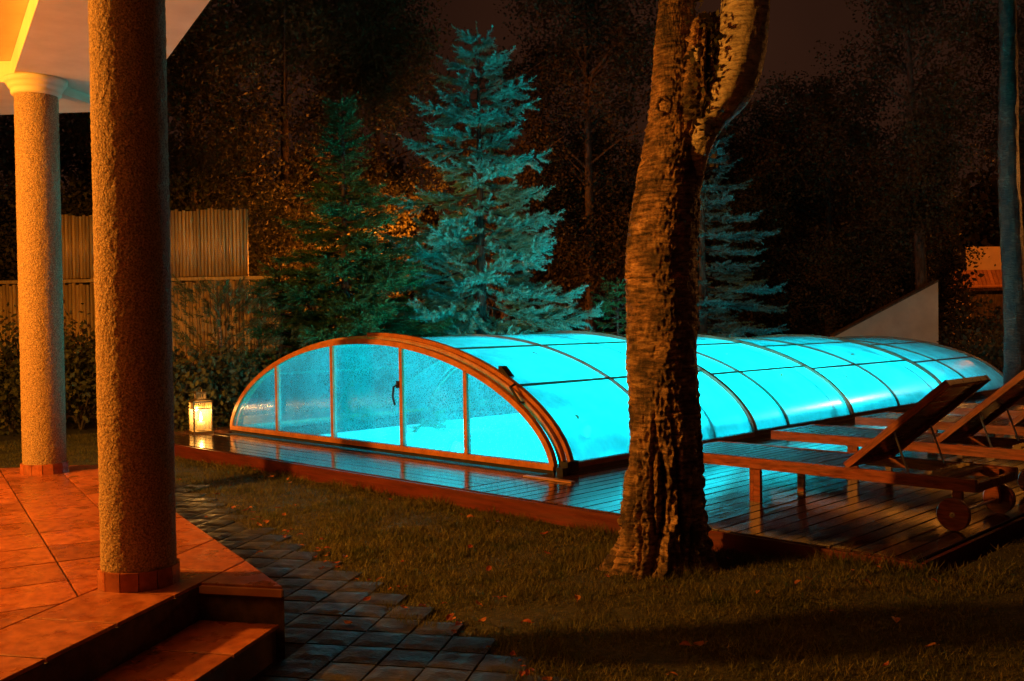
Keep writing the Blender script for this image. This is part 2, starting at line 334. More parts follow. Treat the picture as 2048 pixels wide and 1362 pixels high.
for i in range(-3, 11):   # border course along the step edge
    p0 = add(TN, S, i * TS - .2)
    q = [p0, add(p0, S, TS), add(add(p0, S, TS), NS, -TS), add(p0, NS, -TS)]
    q = clip(q, edge_p, edge_n); q = clip(q, add(TN, NS, .012), NS)
    if len(q) > 2: tile(q)
# cheek beside the steps
Iq = ((TN[0] + .0), TN[1]); tcross = ((edge_p[0] - TN[0]) * E2[0] + (edge_p[1] - TN[1]) * E2[1]) / (S[0] * E2[0] + S[1] * E2[1])
PI_ = add(TN, S, tcross)
tile([TN, PI_, TT])
tile([add(TN, NS, .004), add(TT, NS, .004), add(add(TT, NS, .004), S, .028), add(add(TN, NS, .004), S, .028)], 'nosing', .272, .302, 'tile_edge')
# steps
tread = B().prism([add(TN, S, .012), add(add(TN, S, .012), NS, .355), add(TE, NS, .355), TE], 0, .141).build('step', MT['riser'], ter)
for i in range(11):
    p0 = add(add(TN, S, .014 + i * TS), NS, .002)
    tile([p0, add(p0, NS, .375), add(add(p0, NS, .375), S, TS), add(p0, S, TS)], 'step_tile', .143, .157)

# ------------------------------------------------------------------ paved path
pth = empty('garden_path', (0, 0, 0)); tag(pth, 'wet path of small square concrete pavers along the terrace', kind='structure')
PE = (-7.78, 4.14); pe_n = E2
def in_path(x, y, m=0): return (x - PE[0]) * E2[0] + (y - PE[1]) * E2[1] < m - .02
bed = [add(PE, E1, -1.0), add(PE, E1, 9.5), add(add(PE, E1, 9.5), E2, -3.2), add(add(TN, S, 3.6), NS, .2), add(TN, NS, .2), add(TT, NS, 0), add(TA, E2, 0), add(add(PE, E1, -1.0), E2, -.9)]
B().prism(bed, -.02, .005).build('joint_bed', MT['pavebed'], pth)
PVS = .205; pvm = []
for k in range(5):
    b = B(); g = PVS - .010; h = g / 2; n = 5; zz = []
    for iy in range(n):
        for ix in range(n):
            fx, fy = ix / (n - 1) * 2 - 1, iy / (n - 1) * 2 - 1; rim = max(abs(fx), abs(fy))
            z = .020 - .006 * (rim > .95) - random.uniform(0, .0022) - .003 * math.exp(-((fx - .2 * k + .4) ** 2 + fy * fy) * 3) * (k % 2)
            b.V.append((fx * h, fy * h, z))
    for iy in range(n - 1):
        for ix in range(n - 1): b.F.append((iy * n + ix, iy * n + ix + 1, iy * n + n + ix + 1, iy * n + n + ix))
    m0 = len(b.V); ring = [(0, 0), (n - 1, 0), (n - 1, n - 1), (0, n - 1)]
    b.V += [(-h, -h, -.01), (h, -h, -.01), (h, h, -.01), (-h, h, -.01)]
    c = [0, n - 1, n * n - 1, n * n - n]; b.F += [(m0, m0 + 1, c[1], c[0]), (m0 + 1, m0 + 2, c[2], c[1]), (m0 + 2, m0 + 3, c[3], c[2]), (m0 + 3, m0, c[0], c[3])]
    me = bpy.data.meshes.new('paver'); me.from_pydata(b.V, [], b.F); me.materials.append(MT['paver']); pvm.append(me)
cand = []
for i in range(-24, 26):
    for j in range(-30, 40):
        c = add(add((-3.42, 2.98), NS, i * PVS), S, j * PVS)
        de = (c[0] - PE[0]) * E2[0] + (c[1] - PE[1]) * E2[1]; dt = (c[0] - TT[0]) * E2[0] + (c[1] - TT[1]) * E2[1]; dn = (c[0] - TN[0]) * NS[0] + (c[1] - TN[1]) * NS[1]; ds = (c[0] - TN[0]) * S[0] + (c[1] - TN[1]) * S[1]
        le = (c[0] - PE[0]) * E1[0] + (c[1] - PE[1]) * E1[1]
        if de > .01 + .03 * math.sin(i * 3.1) or le < -.35: continue
        if not ((dt > .09 and ds < .45) or (ds >= -.25 and dn > .46)): continue
        if dn < .42 and dt < .09: continue
        dep = -c[0] * .70 + c[1] * .714
        if dep < 3.2: continue
        cand.append((dep, c))
cand.sort(key=lambda q: q[0])
for k, (dep, c) in enumerate(cand[:300]):
    o = link('paver', pvm[k % 5], None, pth, loc=(c[0], c[1], random.uniform(-.002, .003)), rot=(random.uniform(-.012, .012), random.uniform(-.012, .012), math.atan2(NS[1], NS[0]) + (k % 4) * PI / 2 + random.uniform(-.02, .02)))
print('pavers', len(cand))

# ------------------------------------------------------------------ porch columns
def column(loc, label, top=3.19, cap=True):
    root = empty('porch_column', (loc[0], loc[1], .31)); tag(root, label, 'column', 'stucco porch columns')
    k, m = 120, 330; h = top - .31; V = []; Fq = []; off = loc[0] * 13
    for i in range(m + 1):
        z = .07 + (h - .07) * i / m
        for j in range(k):
            a = 2 * PI * j / k; r = .1535 + .0030 * noise.noise(Vector((math.cos(a) * 9 + off, math.sin(a) * 9, z * 55))) + .0018 * noise.noise(Vector((math.cos(a) * 3.2, math.sin(a) * 3.2 + off, z * 18)))
            V.append((r * math.cos(a), r * math.sin(a), z))
    for i in range(m):
        for j in range(k): j2 = (j + 1) % k; Fq.append((i * k + j, i * k + j2, (i + 1) * k + j2, (i + 1) * k + j))
    mesh('shaft', V, Fq, MT['stucco'], root, True)
    n = 14; tl = None
    for j in range(n):
        a0 = 2 * PI * (j + .03) / n; a1 = 2 * PI * (j + .97) / n; R = .170; r = .150
        if tl is None:
            P = [(r * math.cos(a0), r * math.sin(a0)), (R * math.cos(a0), R * math.sin(a0)), (R * math.cos(a1), R * math.sin(a1)), (r * math.cos(a1), r * math.sin(a1))]
            tl = B().prism(P, 0, .078).build('base_tile', MT['tile'], root)
        else:
            o = tl.copy(); COL.objects.link(o); o.parent = root; o.rotation_euler = (0, 0, 2 * PI * j / n)
    if cap:
        prof = [(.155, h - .02), (.172, h - .015), (.178, h + .005), (.172, h + .02), (.185, h + .028), (.198, h + .045), (.196, h + .06), (.212, h + .066), (.222, h + .085), (.222, h + .108), (.15, h + .11)]
        B().lathe(prof, 48).build('capital', MT['plaster'], root, True)
    return root
column((-4.14, 1.91), 'near stucco porch column beside the steps, lit orange along one edge')
column((-7.86, 2.90), 'farther stucco porch column with ringed capital, brightly lit orange')

# ------------------------------------------------------------------ porch roof and lamp
pr = empty('porch_roof', (-6, 1, 3.3)); tag(pr, 'plastered porch ceiling and eaves overhanging the columns', 'roof')
inv = lambda pl: [(q[0] + 6, q[1] - 1) for q in pl]
RC = (-8.47, 3.9); RR = (-4.25, 2.62)
eaves_out = [RR, RC, (-11.8, 1.1)]
inn = [(-4.45, 1.815), (-8.06, 2.79), (-11.0, .25)]
RE = add(RR, S, 5.5); IE = add((-4.45, 1.815), S, 5.2)
B().prism(inv([inn[0], RR, RC, inn[1]]), 0, .16).build('eaves_soffit', MT['plaster'], pr)
B().prism(inv([inn[1], RC, eaves_out[2], inn[2]]), .001, .161).build('eaves_soffit', MT['plaster'], pr)
B().prism(inv([RE, RR, inn[0], IE]), .0015, .1615).build('eaves_soffit', MT['plaster'], pr)
B().prism(inv([(-4.45, 1.815), (-8.06, 2.79), (-11.0, .25), (-11, -3), (-6, -5), IE]), .163, .25).build('ceiling', MT['plaster'], pr)
hip = B(); hip.bar((-7.90 + 6, 3.02 - 1, -.035), (-8.42 + 6, 3.82 - 1, -.035), .10, .068); hip.build('hip_rib', MT['plaster'], pr)
arch = B()
arch.box((0, 0, 0), (.001, .001, .001))
lm = empty('ceiling_lamp', (-7.4, -1.2, 3.463)); tag(lm, 'round glass lamp hanging under the porch ceiling', 'lamp')
B().lathe([(.07, -.02), (.07, 0)], 24).build('ceiling_rose', MT['brass'], lm)
B().tube([(0, 0, -.02), (0, 0, -.40)], .009).build('stem', MT['brass'], lm)
B().lathe([(.26, -.405), (.2, -.392), (.10, -.36), (.05, -.31), (.02, -.30)], 32).build('added_shade', MT['brass'], lm, True)  # added cover that keeps the bulb's upward light off the ceiling
B().lathe([(.03, -.40), (.035, -.42), (.03, -.43), (.008, -.435)], 20).build('bulb_glass', MT['lampglow'], lm, True)
plight('bulb', (0, 0, -.60), (1, .36, .038), 2050, .10, lm)


# ------------------------------------------------------------------ pool
DZ = .14
pool = empty('pool', (-8.1, 11.8, 0)); tag(pool, 'lit swimming pool basin under the arched enclosure', kind='structure')
def pw(c, d): return B().box((c[0] + 8.1, c[1] - 11.8, c[2]), d)
pw(((PX0 + PX1) / 2, (PY0 + PY1) / 2, -1.45), (PX1 - PX0, PY1 - PY0, .1)).build('basin_floor', MT['poolwall'], pool)
for c, d in (((PX0 - .04, (PY0 + PY1) / 2, -.68), (.08, PY1 - PY0, 1.44)), ((PX1 + .04, (PY0 + PY1) / 2, -.68), (.08, PY1 - PY0, 1.44)), (((PX0 + PX1) / 2, PY0 - .04, -.681), (PX1 - PX0 + .16, .08, 1.44)), (((PX0 + PX1) / 2, PY1 + .04, -.681), (PX1 - PX0 + .16, .08, 1.44))):
    pw(c, d).build('basin_wall', MT['poolwall'], pool)
hw_, hl_ = (PX1 - PX0) / 2 - .002, (PY1 - PY0) / 2 - .002; mesh('water', [(-hw_, -hl_, -.08), (hw_, -hl_, -.08), (hw_, hl_, -.08), (-hw_, hl_, -.08)], [(0, 1, 2, 3)], MT['water'], pool)
for i, (x, y, pwr) in enumerate(((PX1 - .06, 8.6, 1150), (PX1 - .06, 11.4, 900), (PX1 - .06, 14.4, 240), (PX0 + .06, 9.4, 250), (PX0 + .06, 12.2, 62), (PX0 + .06, 14.8, 24))):
    sgn = 1 if x < -8 else -1
    l = empty('pool_lamp', (x, y, -.36)); tag(l, 'round underwater pool lamp on the %s wall, %s the glazed front' % (('lounger-side', 'tree-side')[i > 2], ('closest to', 'second from', 'farthest from')[i % 3]), 'lamp', 'underwater pool lamps, lounger side' if i < 3 else 'underwater pool lamps, tree side')
    b = B(); R90 = (0, PI / 2 * sgn, 0)
    B().lathe([(.13, -.055), (.14, 0), (.11, .01)], 24).build('bezel', MT['steel'], l, rot=R90)
    B().lathe([(.10, .0), (.09, .02), (.03, .03)], 24).build('lens', MT['poollens'], l, rot=R90)
    pl = plight('lamp_bulb', (sgn * .26, 0, .06), (.003, .84, .93), pwr, .22, l)

# ------------------------------------------------------------------ deck
dk = empty('pool_deck', (0, 0, 0)); tag(dk, 'wet wooden deck of narrow boards around the pool enclosure', kind='structure')
DX0, DX1, DY0, DY1 = -11.35, -2.06, 5.10, 18.3
for x0, x1, y0, y1 in ((DX0 + .05, PX0 - .1, DY0 + .05, DY1), (PX1 + .1, DX1 - .05, DY0 + .05, DY1), (PX0 - .1, PX1 + .1, DY0 + .05, PY0 - .1), (PX0 - .1, PX1 + .1, PY1 + .1, DY1)):
    B().box(((x0 + x1) / 2, (y0 + y1) / 2, .05), (x1 - x0 - .002, y1 - y0 - .002, .10)).build('underlay', MT['dark'], dk)
def board_mesh(L, alongx):
    b = B(); wd = .113
    if alongx: b.box((0, 0, 0), (L, wd, .03), ch=.004)
    else: b.box((0, 0, 0), (wd, L, .03), ch=.004)
    me = bpy.data.meshes.new('board'); me.from_pydata([tuple(v) for v in b.V], [], b.F); me.materials.append(MT['deckboard' if alongx else 'deckboardY']); return me
def boards_y(xa, xb, ya, yb):
    n = int((xb - xa) / .12); me = board_mesh(yb - ya, False)
    for i in range(n): link('board', me, None, dk, loc=(xa + .06 + i * .12, (ya + yb) / 2, DZ - .015 + random.uniform(-.0015, .0015)), rot=(0, random.uniform(-.006, .006), 0))
def boards_x(xa, xb, ya, yb):
    n = int((yb - ya) / .12 + .01); cut = [xa, xa + (xb - xa) * .52, xb]
    for q in range(2):
        me = board_mesh(cut[q + 1] - cut[q] - .005, True)
        for i in range(n): link('board', me, None, dk, loc=((cut[q] + cut[q + 1]) / 2, ya + .06 + i * .12, DZ - .015 + random.uniform(-.0015, .0015)), rot=(random.uniform(-.006, .006), 0, 0))
XJ = -5.58
boards_y(XJ, DX1, DY0 + .03, DY1); boards_x(DX0, XJ - .006, DY0 + .03, 6.06); boards_y(DX0, -10.72, 6.10, DY1); boards_x(-10.7, XJ - .006, 17.72, DY1)
B().box(((DX0 + DX1) / 2, DY0 + .012, .066), (DX1 - DX0, .024, .132)).build('fascia', MT['fascia'], dk)
B().box((DX1 - .012, (DY0 + DY1) / 2 + .02, .066), (.024, DY1 - DY0 - .05, .132)).build('fascia', MT['fascia'], dk)
B().box((DX0 + .012, (DY0 + DY1) / 2 + .02, .066), (.024, DY1 - DY0 - .05, .132)).build('fascia', MT['fascia'], dk)
# coping frame below the enclosure (dark, on the deck)
for c, d in (((-8.1, 6.38, .06), (5.36, .62, .12)), ((-5.73, 11.9, .061), (.26, 11.5, .12)), ((-10.53, 11.9, .061), (.28, 11.5, .12)), ((-8.1, 17.3, .06), (5.36, .78, .12))):
    B().box(c, d).build('coping', MT['dark'], dk)

# ------------------------------------------------------------------ pool enclosure
XC = -8.1; ZB = .20
def prof(wd, h, t): return Vector((XC + wd * math.sin(t), 0, ZB + h * max(math.cos(t), 0) ** 1.2))
def arc(wd, h, y, n=48, t0=-PI / 2, t1=PI / 2): return [prof(wd, h, t0 + (t1 - t0) * i / n) + Vector((0, y, 0)) for i in range(n + 1)]
def sweep(wd, h, y, width, depth, name, mat, par, inset=0, t0=-PI / 2, t1=PI / 2, n=56):
    """rectangular rib following the arch: 'depth' across the arch, 'width' along the pool"""
    P = arc(wd, h, 0, n, t0, t1); b = B()
    for i, q in enumerate(P):
        tg = (P[min(i + 1, n)] - P[max(i - 1, 0)]).normalized(); nr = Vector((-tg.z, 0, tg.x))
        if nr.z < -.01 or (abs(nr.z) < .01 and nr.x * (q.x - XC) < 0): nr = -nr
        for a, c in ((-.5, -.5), (.5, -.5), (.5, .5), (-.5, .5)):
            b.V.append(q + nr * (c * depth - inset) + Vector((0, y + a * width, 0)))
    for i in range(n):
        for j in range(4): j2 = (j + 1) % 4; b.F.append((i * 4 + j, i * 4 + j2, i * 4 + 4 + j2, i * 4 + 4 + j))
    b.F += [(0, 1, 2, 3), (4 * n + 3, 4 * n + 2, 4 * n + 1, 4 * n)]
    return b.build(name, mat, par)
enc = empty('pool_enclosure', (0, 0, 0)); tag(enc, 'low arched telescopic pool enclosure of glowing cyan panels in wood-coloured frames', 'enclosure')
TP = [-PI / 2, -.854, -.41, .41, .854, PI / 2]
segs = [(2.60, 1.06, 6.20, 7.62, 9.24), (2.55, .98, 8.53, 10.05, 11.60), (2.50, .91, 11.25, 13.10, 14.80), (2.45, .83, 14.40, 16.0, 17.6)]
for si, (wd, h, ya, ym, yb) in enumerate(segs):
    lo = ya if si == 0 else segs[si - 1][4] + .005   # the overlap with the larger segment stays empty
    for b0, b1 in ((lo, ym), (ym, yb)):
        for s in range(5):
            n = 12; V = []; ta, tb = TP[s] + .004, TP[s + 1] - .004
            for y in (b0 + .01, b1 - .01):
                V += [prof(wd, h, ta + (tb - ta) * i / n) + Vector((0, y, 0)) for i in range(n + 1)]
            mesh('roof_panel', V, [(i, i + 1, n + 2 + i, n + 1 + i) for i in range(n)], MT['panel'], enc, True)
    thick = .055
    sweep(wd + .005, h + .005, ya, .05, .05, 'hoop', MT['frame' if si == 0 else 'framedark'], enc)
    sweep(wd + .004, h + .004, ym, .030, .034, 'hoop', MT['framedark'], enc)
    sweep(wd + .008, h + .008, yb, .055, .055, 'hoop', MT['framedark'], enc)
    for t in TP[1:-1]:
        q = prof(wd, h, t); B().bar((q.x, lo + .03, q.z + .004), (q.x, yb - .03, q.z + .004), .032, .022).build('purlin', MT['framedark'], enc)
    for sg in (-1, 1):
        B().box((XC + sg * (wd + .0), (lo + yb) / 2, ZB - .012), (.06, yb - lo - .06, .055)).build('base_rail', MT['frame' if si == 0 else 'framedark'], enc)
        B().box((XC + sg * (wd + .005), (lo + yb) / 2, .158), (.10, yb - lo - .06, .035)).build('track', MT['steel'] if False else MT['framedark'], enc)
# second trim of the front hoop
sweep(2.665, 1.105, 6.235, .05, .035, 'outer_hoop', MT['frame'], enc, t0=-.02)
# front wall
FW, FH, FY = 2.575, 1.035, 6.115
sweep(FW, FH, FY, .05, .052, 'front_arch', MT['frame'], enc)
B().box((XC, FY, ZB - .002), (2 * FW + .03, .056, .05)).build('front_sill', MT['frame'], enc)
B().box((XC, FY + .004, .157), (2 * FW + .02, .03, .036)).build('leak_blocker', MT['dark'], enc)  # added dark strip, blocks pool light leaking under the sill
def zarch(x): return ZB + FH * max(0, 1 - ((x - XC) / FW) ** 2) ** .6
mull = [-9.68, -8.62, -7.48, -6.57]
for x in mull: B().box((x, FY, (ZB + .024 + zarch(x) - .022) / 2), (.045, .05, zarch(x) - .046 - ZB)).build('mullion', MT['frame'], enc)
ed = [XC - FW + .02] + mull + [XC + FW - .02]
for i in range(5):
    a, b = ed[i] + (.0225 if i else 0), ed[i + 1] - (.0225 if i < 4 else 0); n = 16; V = []
    cx = (a + b) / 2
    for k in range(n + 1):
        x = a + (b - a) * k / n; V += [(x - cx, 0, ZB + .022), (x - cx, 0, max(ZB + .023, zarch(x) - .02))]
    mesh('front_pane', V, [(2 * k, 2 * k + 2, 2 * k + 3, 2 * k + 1) for k in range(n)], MT['pane'], enc, loc=(cx, FY, 0))
sweep(2.445, .825, 17.6, .05, .05, 'rear_arch', MT['framedark'], enc)
V = []; n = 24
for k in range(n + 1):
    x = XC - 2.43 + 4.86 * k / n; V += [(x, 17.6, ZB), (x, 17.6, ZB + .001 + .81 * max(0, 1 - ((x - XC) / 2.43) ** 2) ** .6)]
mesh('rear_pane', V, [(2 * k, 2 * k + 2, 2 * k + 3, 2 * k + 1) for k in range(n)], MT['panel'], enc)
# handles, latches
hx = mull[2] - .03
B().tube([(hx, FY - .03, .82), (hx - .015, FY - .075, .80), (hx - .03, FY - .075, .70), (hx - .03, FY - .05, .62)], .011, 8).box((hx, FY - .036, .82), (.03, .02, .07)).build('door_handle', MT['black'], enc)
q = prof(2.665, 1.105, .93); B().tube([(q.x - .07, 6.19, q.z + .07), (q.x - .06, 6.12, q.z + .05), (q.x + .05, 6.12, q.z - .07), (q.x + .04, 6.19, q.z - .09)], .012, 8).build('grab_handle', MT['black'], enc)
q = prof(2.68, 1.12, .78); B().box((q.x, 6.27, q.z + .01), (.13, .07, .05), Matrix.Rotation(.75, 3, 'Y')).box((q.x - .05, 6.27, q.z + .05), (.05, .05, .05)).build('latch', MT['black'], enc)
B().box((-5.45, 6.22, .20), (.10, .14, .09)).box((-5.42, 6.10, .17), (.07, .06, .07)).build('corner_lock', MT['black'], enc)
B().box((-5.35, 5.86, .148), (.52, .05, .012)).build('floor_strip', MT['tile_edge'], enc)

# ------------------------------------------------------------------ candle lantern
ln = empty('lantern', (-10.97, 5.86, DZ), math.radians(-14)); tag(ln, 'square metal candle lantern glowing on the deck corner by the enclosure', 'lantern')
sd = .21; H1 = .36
B().box((0, 0, .012), (sd + .03, sd + .03, .024)).build('base', MT['brass'], ln)
for sx in (-1, 1):
    for sy in (-1, 1):
        B().box((sx * sd / 2, sy * sd / 2, .024 + H1 / 2), (.016, .016, H1)).build('post', MT['brass'], ln)
for ax in range(4):
    a = ax * PI / 2; c, s = math.cos(a), math.sin(a)
    R = Matrix.Rotation(a, 3, 'Z')
    B().box(R @ Vector((0, -sd / 2, .16)), (sd - .02, .003, .25), R).build('glass_pane', MT['lglass'], ln)
    rim = B().box(R @ Vector((0, -sd / 2, .293)), (sd - .016, .010, .014), R).box(R @ Vector((0, -sd / 2, .372)), (sd - .016, .010, .02), R)
    for i in range(8): rim.box(R @ Vector((-sd / 2 + .022 + i * (sd - .044) / 7, -sd / 2, .331)), (.010, .008, .064), R)
    rim.build('slotted_band', MT['brass'], ln)
    ch = B().box(R @ Vector((0, -.056, .405)), (.112, .006, .012), R).box(R @ Vector((0, -.056, .468)), (.112, .006, .012), R)
    for i in range(5): ch.box(R @ Vector((-.05 + i * .025, -.056, .437)), (.009, .006, .052), R)
    ch.build('chimney_grille', MT['brass'], ln)
rf = B(); o_ = sd / 2 + .018; z0 = .385
rf.V = [(-o_, -o_, z0), (o_, -o_, z0), (o_, o_, z0), (-o_, o_, z0), (-.06, -.06, z0 + .015), (.06, -.06, z0 + .015), (.06, .06, z0 + .015), (-.06, .06, z0 + .015)]
rf.F = [(0, 1, 5, 4), (1, 2, 6, 5), (2, 3, 7, 6), (3, 0, 4, 7)]; rf.build('roof', MT['brass'], ln)
B().box((0, 0, .482), (.13, .13, .014)).build('cap', MT['brass'], ln)
B().tube([(0.0 + .06 * math.cos(a), 0, .489 + .05 * math.sin(a)) for a in np.linspace(0, PI, 9)], .005, 6).build('carry_ring', MT['brass'], ln)
B().lathe([(.042, .024), (.042, .13), (.03, .132)], 20).build('candle', MT['wax'], ln, True)
B().lathe([(.004, .134), (.017, .155), (.019, .175), (.010, .215), (.001, .25)], 12).build('flame', MT['flame'], ln, True)
plight('flame_light', (0, 0, .27), (1, .46, .10), 26, .03, ln)

# ------------------------------------------------------------------ sun loungers
def lounger():
    r = empty('sun_lounger', (0, 0, 0))
    Ln, W = 2.22, .66; zt = .31     # local x: foot (0) to head, y: near rail (0) to far
    for y in (0, W): B().box((Ln / 2, y, zt - .037), (Ln, .028, .074), ch=.004).build('side_rail', MT['lounger'], r)
    B().box((.014, W / 2, zt - .038), (.028, W - .03, .07)).build('foot_rail', MT['lounger'], r)
    B().box((Ln - .014, W / 2, zt - .05), (.028, W - .03, .05)).build('head_rail', MT['lounger'], r)
    sm = None; x = .06
    while x < 1.36:
        if sm is None: sm = B().box((0, 0, 0), (.056, W - .04, .016), ch=.003).build('slat', MT['slat'], r, loc=(x, W / 2, zt - .010))
        else:
            c = sm.copy(); COL.objects.link(c); c.parent = r; c.location = (x, W / 2, zt - .010 + random.uniform(-.001, .001))
        x += .068
    for y in (.035, W - .035):
        B().box((.74, y, (zt - .03) / 2), (.05, .03, zt - .03)).build('leg', MT['lounger'], r)
        if y < .3: B().box((.69, y + .012, (zt - .03) / 2), (.03, .028, zt - .03)).build('leg', MT['lounger'], r)
        B().box((2.10, y, (.09 + zt - .03) / 2), (.055, .03, zt - .03 - .06)).build('leg', MT['lounger'], r)
    for y in (-.012, W + .012):
        w_ = B().lathe([(.02, -.018), (.092, -.018), (.098, -.010), (.098, .010), (.092, .018), (.02, .018)], 36).build('wheel', MT['lounger'], r, loc=(2.10, y - .02 * (1 if y < 0 else -1), .098), rot=(PI / 2, 0, 0))
        B().lathe([(.016, -.024), (.016, .024), (.006, .026)], 14).build('hub', MT['steel'], w_)
    B().tube([(2.10, -.02, .098), (2.10, W + .02, .098)], .009, 8).build('axle', MT['steel'], r)
    bk = empty('backrest', (1.40, 0, zt + .005), parent=r); bk.rotation_euler = (0, -math.radians(40.5), 0)
    Lb = .86
    for y in (.022, W - .022): B().box((Lb / 2, y, .0), (Lb, .030, .045), ch=.003).build('stile', MT['lounger'], bk)
    for x in (.02, Lb - .02): B().box((x, W / 2, .001), (.038, W - .076, .035)).build('crossbar', MT['lounger'], bk)
    s0 = None; x = .072
    while x < Lb - .06:
        if s0 is None: s0 = B().box((0, 0, 0), (.060, W - .078, .016)).build('slat', MT['slat'], bk, loc=(x, W / 2, .012))
        else:
            c = s0.copy(); COL.objects.link(c); c.parent = bk; c.location = (x, W / 2, .012)
        x += .066
    for y in (.06, W - .06): B().tube([(1.70, y, .55), (1.79, y, .30)], .007, 8).build('prop_rod', MT['steel'], r)
    rk = B()
    for y in (.30, .36):
        pass
    rk.box((1.98, W / 2, zt - .012), (.10, W - .10, .02))
    for i in range(9): rk.box((1.955, .08 + i * .062, zt + .008), (.05, .026, .024), Matrix.Rotation(.5, 3, 'Z'))
    rk.build('notched_rack', MT['rack'], r)
    return r
L0 = lounger(); lab = ['wooden sun lounger nearest the birch trunk, backrest raised', 'second wooden sun lounger from the birch, behind the nearest one', 'third wooden sun lounger from the birch, along the enclosure', 'farthest wooden sun lounger of the row beside the enclosure']
for i, (x, y, rz) in enumerate(((-4.33, 6.06, -.022), (-4.36, 7.62, -.03), (-4.33, 9.15, -.015), (-4.33, 10.65, -.02))):
    o = L0 if i == 0 else copy_tree(L0)
    o.location = (x, y, DZ); o.rotation_euler = (0, 0, rz); tag(o, lab[i], 'sun lounger', 'wooden sun loungers beside the pool')

# ------------------------------------------------------------------ near birch
def stem(rows, depth, cols, off, lowz, sm, seed, dsh=0, rough_=1):
    ys = np.array([r[0] for r in rows], float); Lx = np.array([r[1] for r in rows], float); Rx = np.array([r[2] for r in rows], float)
    n = sm; yy = np.linspace(ys[0], ys[-1], n); o = np.argsort(ys)
    sL = np.interp(yy, ys[o], Lx[o]); sR = np.interp(yy, ys[o], Rx[o])
    ker = np.ones(9) / 9; pad = lambda a: np.convolve(np.pad(a, 4, mode='edge'), ker, mode='valid'); sL, sR = pad(sL), pad(sR)
    V = []; Fq = []
    for i in range(n):
        dshift = dsh * min(1, max(0, (380 - yy[i]) / 210)); c = at((sL[i] + sR[i]) / 2, yy[i], depth + dshift); r = (sR[i] - sL[i]) / 2 / 1985 * (depth + dshift); z = c.z
        low = min(1, max(0, (lowz - z) / .7))
        for j in range(cols):
            a = 2 * PI * j / cols; ca, sa = math.cos(a), math.sin(a)
            fur = noise.noise(Vector((ca * 3.4 + seed, sa * 3.4, z * 1.6))); fur2 = noise.noise(Vector((ca * 8, sa * 8 + seed, z * 4.5)))
            band = noise.noise(Vector((ca * 3.6 + seed, sa * 3.6, z * 40))); lump = noise.noise(Vector((ca * 1.1, sa * 1.1 + seed, z * 2.6)))
            fine = noise.noise(Vector((ca * 14 + seed, sa * 14, z * 60)))
            rag = noise.noise(Vector((ca * 13, sa * 13 + seed, z * 24))) + .6 * noise.noise(Vector((ca * 24, sa * 24 + seed, z * 48))); d = low * (-.060 * max(0, .28 - abs(fur)) / .28 + .026 * fur2 + .020 * rag) + rough_ * (.0085 * band * (.4 + max(0, .6 + 1.4 * lump)) + .0055 * rag * (lump > -.15)) + .014 * lump + .005 * rough_ * fine
            fl = max(0, .22 - z) / .22; d += .055 * fl * fl * (1 + noise.noise(Vector((ca * 2.6 + seed, sa * 2.6, 0))) * 2.2)
            rr = r + d; V.append((c.x + rr * ca, c.y + rr * sa, z))
    for i in range(n - 1):
        for j in range(cols): j2 = (j + 1) % cols; Fq.append((i * cols + j, i * cols + j2, (i + 1) * cols + j2, (i + 1) * cols + j))
    return V, Fq
def barkmat(name, dark, mid, pale, paleness):
    m, t, p, o = nodes(name); v = coords(t, (1, 1, 1), True)
    mp = t.nodes.new('ShaderNodeMapping'); mp.inputs['Scale'].default_value = (7, 7, 36); t.links.new(v, mp.inputs[0])
    n1 = N(t, 'TexNoise', Detail=7, Roughness=.7); n1.inputs['Scale'].default_value = 1.6; t.links.new(mp.outputs[0], n1.inputs['Vector'])
    n2 = N(t, 'TexNoise', Detail=6, Roughness=.65); n2.inputs['Scale'].default_value = 5; t.links.new(v, n2.inputs['Vector'])
    n3 = N(t, 'TexNoise', Detail=5, Roughness=.7); n3.inputs['Scale'].default_value = 45; t.links.new(v, n3.inputs['Vector'])
    r1 = ramp(t, n1.outputs[0], [(.36, dark), (.52, mid), (.70, pale)]); r2 = ramp(t, n2.outputs[0], [(.42, dark), (.62, mid)])
    r3 = ramp(t, n2.outputs[0], [(.38, 1.15 - paleness), (.62, 1.25)]); mx = t.nodes.new('ShaderNodeMix'); mx.data_type = 'RGBA'; mx.blend_type = 'MULTIPLY'; mx.clamp_result = True; mx.inputs[0].default_value = 1; t.links.new(r3.outputs[0], mx.inputs[6]); t.links.new(r1.outputs[0], mx.inputs[7]); t.links.new(mx.outputs[2], p.inputs['Base Color'])
    p.inputs['Roughness'].default_value = .42; p.inputs['Specular IOR Level'].default_value = .5
    b1 = t.nodes.new('ShaderNodeBump'); b1.inputs['Strength'].default_value = .8; b1.inputs['Distance'].default_value = .035; t.links.new(n1.outputs[0], b1.inputs['Height'])
    vo = t.nodes.new('ShaderNodeTexVoronoi'); vo.feature = 'DISTANCE_TO_EDGE'; vo.inputs['Scale'].default_value = 1; mv = t.nodes.new('ShaderNodeMapping'); mv.inputs['Scale'].default_value = (26, 26, 34); t.links.new(v, mv.inputs[0]); t.links.new(mv.outputs[0], vo.inputs['Vector']); rv = ramp(t, vo.outputs[0], [(0, 0), (.16, 1)]); b0 = t.nodes.new('ShaderNodeBump'); b0.inputs['Strength'].default_value = .28 * (paleness > .6); b0.inputs['Distance'].default_value = .012; t.links.new(rv.outputs[0], b0.inputs['Height']); t.links.new(b0.outputs[0], b1.inputs['Normal'])
    b2 = t.nodes.new('ShaderNodeBump'); b2.inputs['Strength'].default_value = .8; b2.inputs['Distance'].default_value = .012; t.links.new(n3.outputs[0], b2.inputs['Height']); t.links.new(b1.outputs[0], b2.inputs['Normal']); t.links.new(b2.outputs[0], p.inputs['Normal'])
    return m
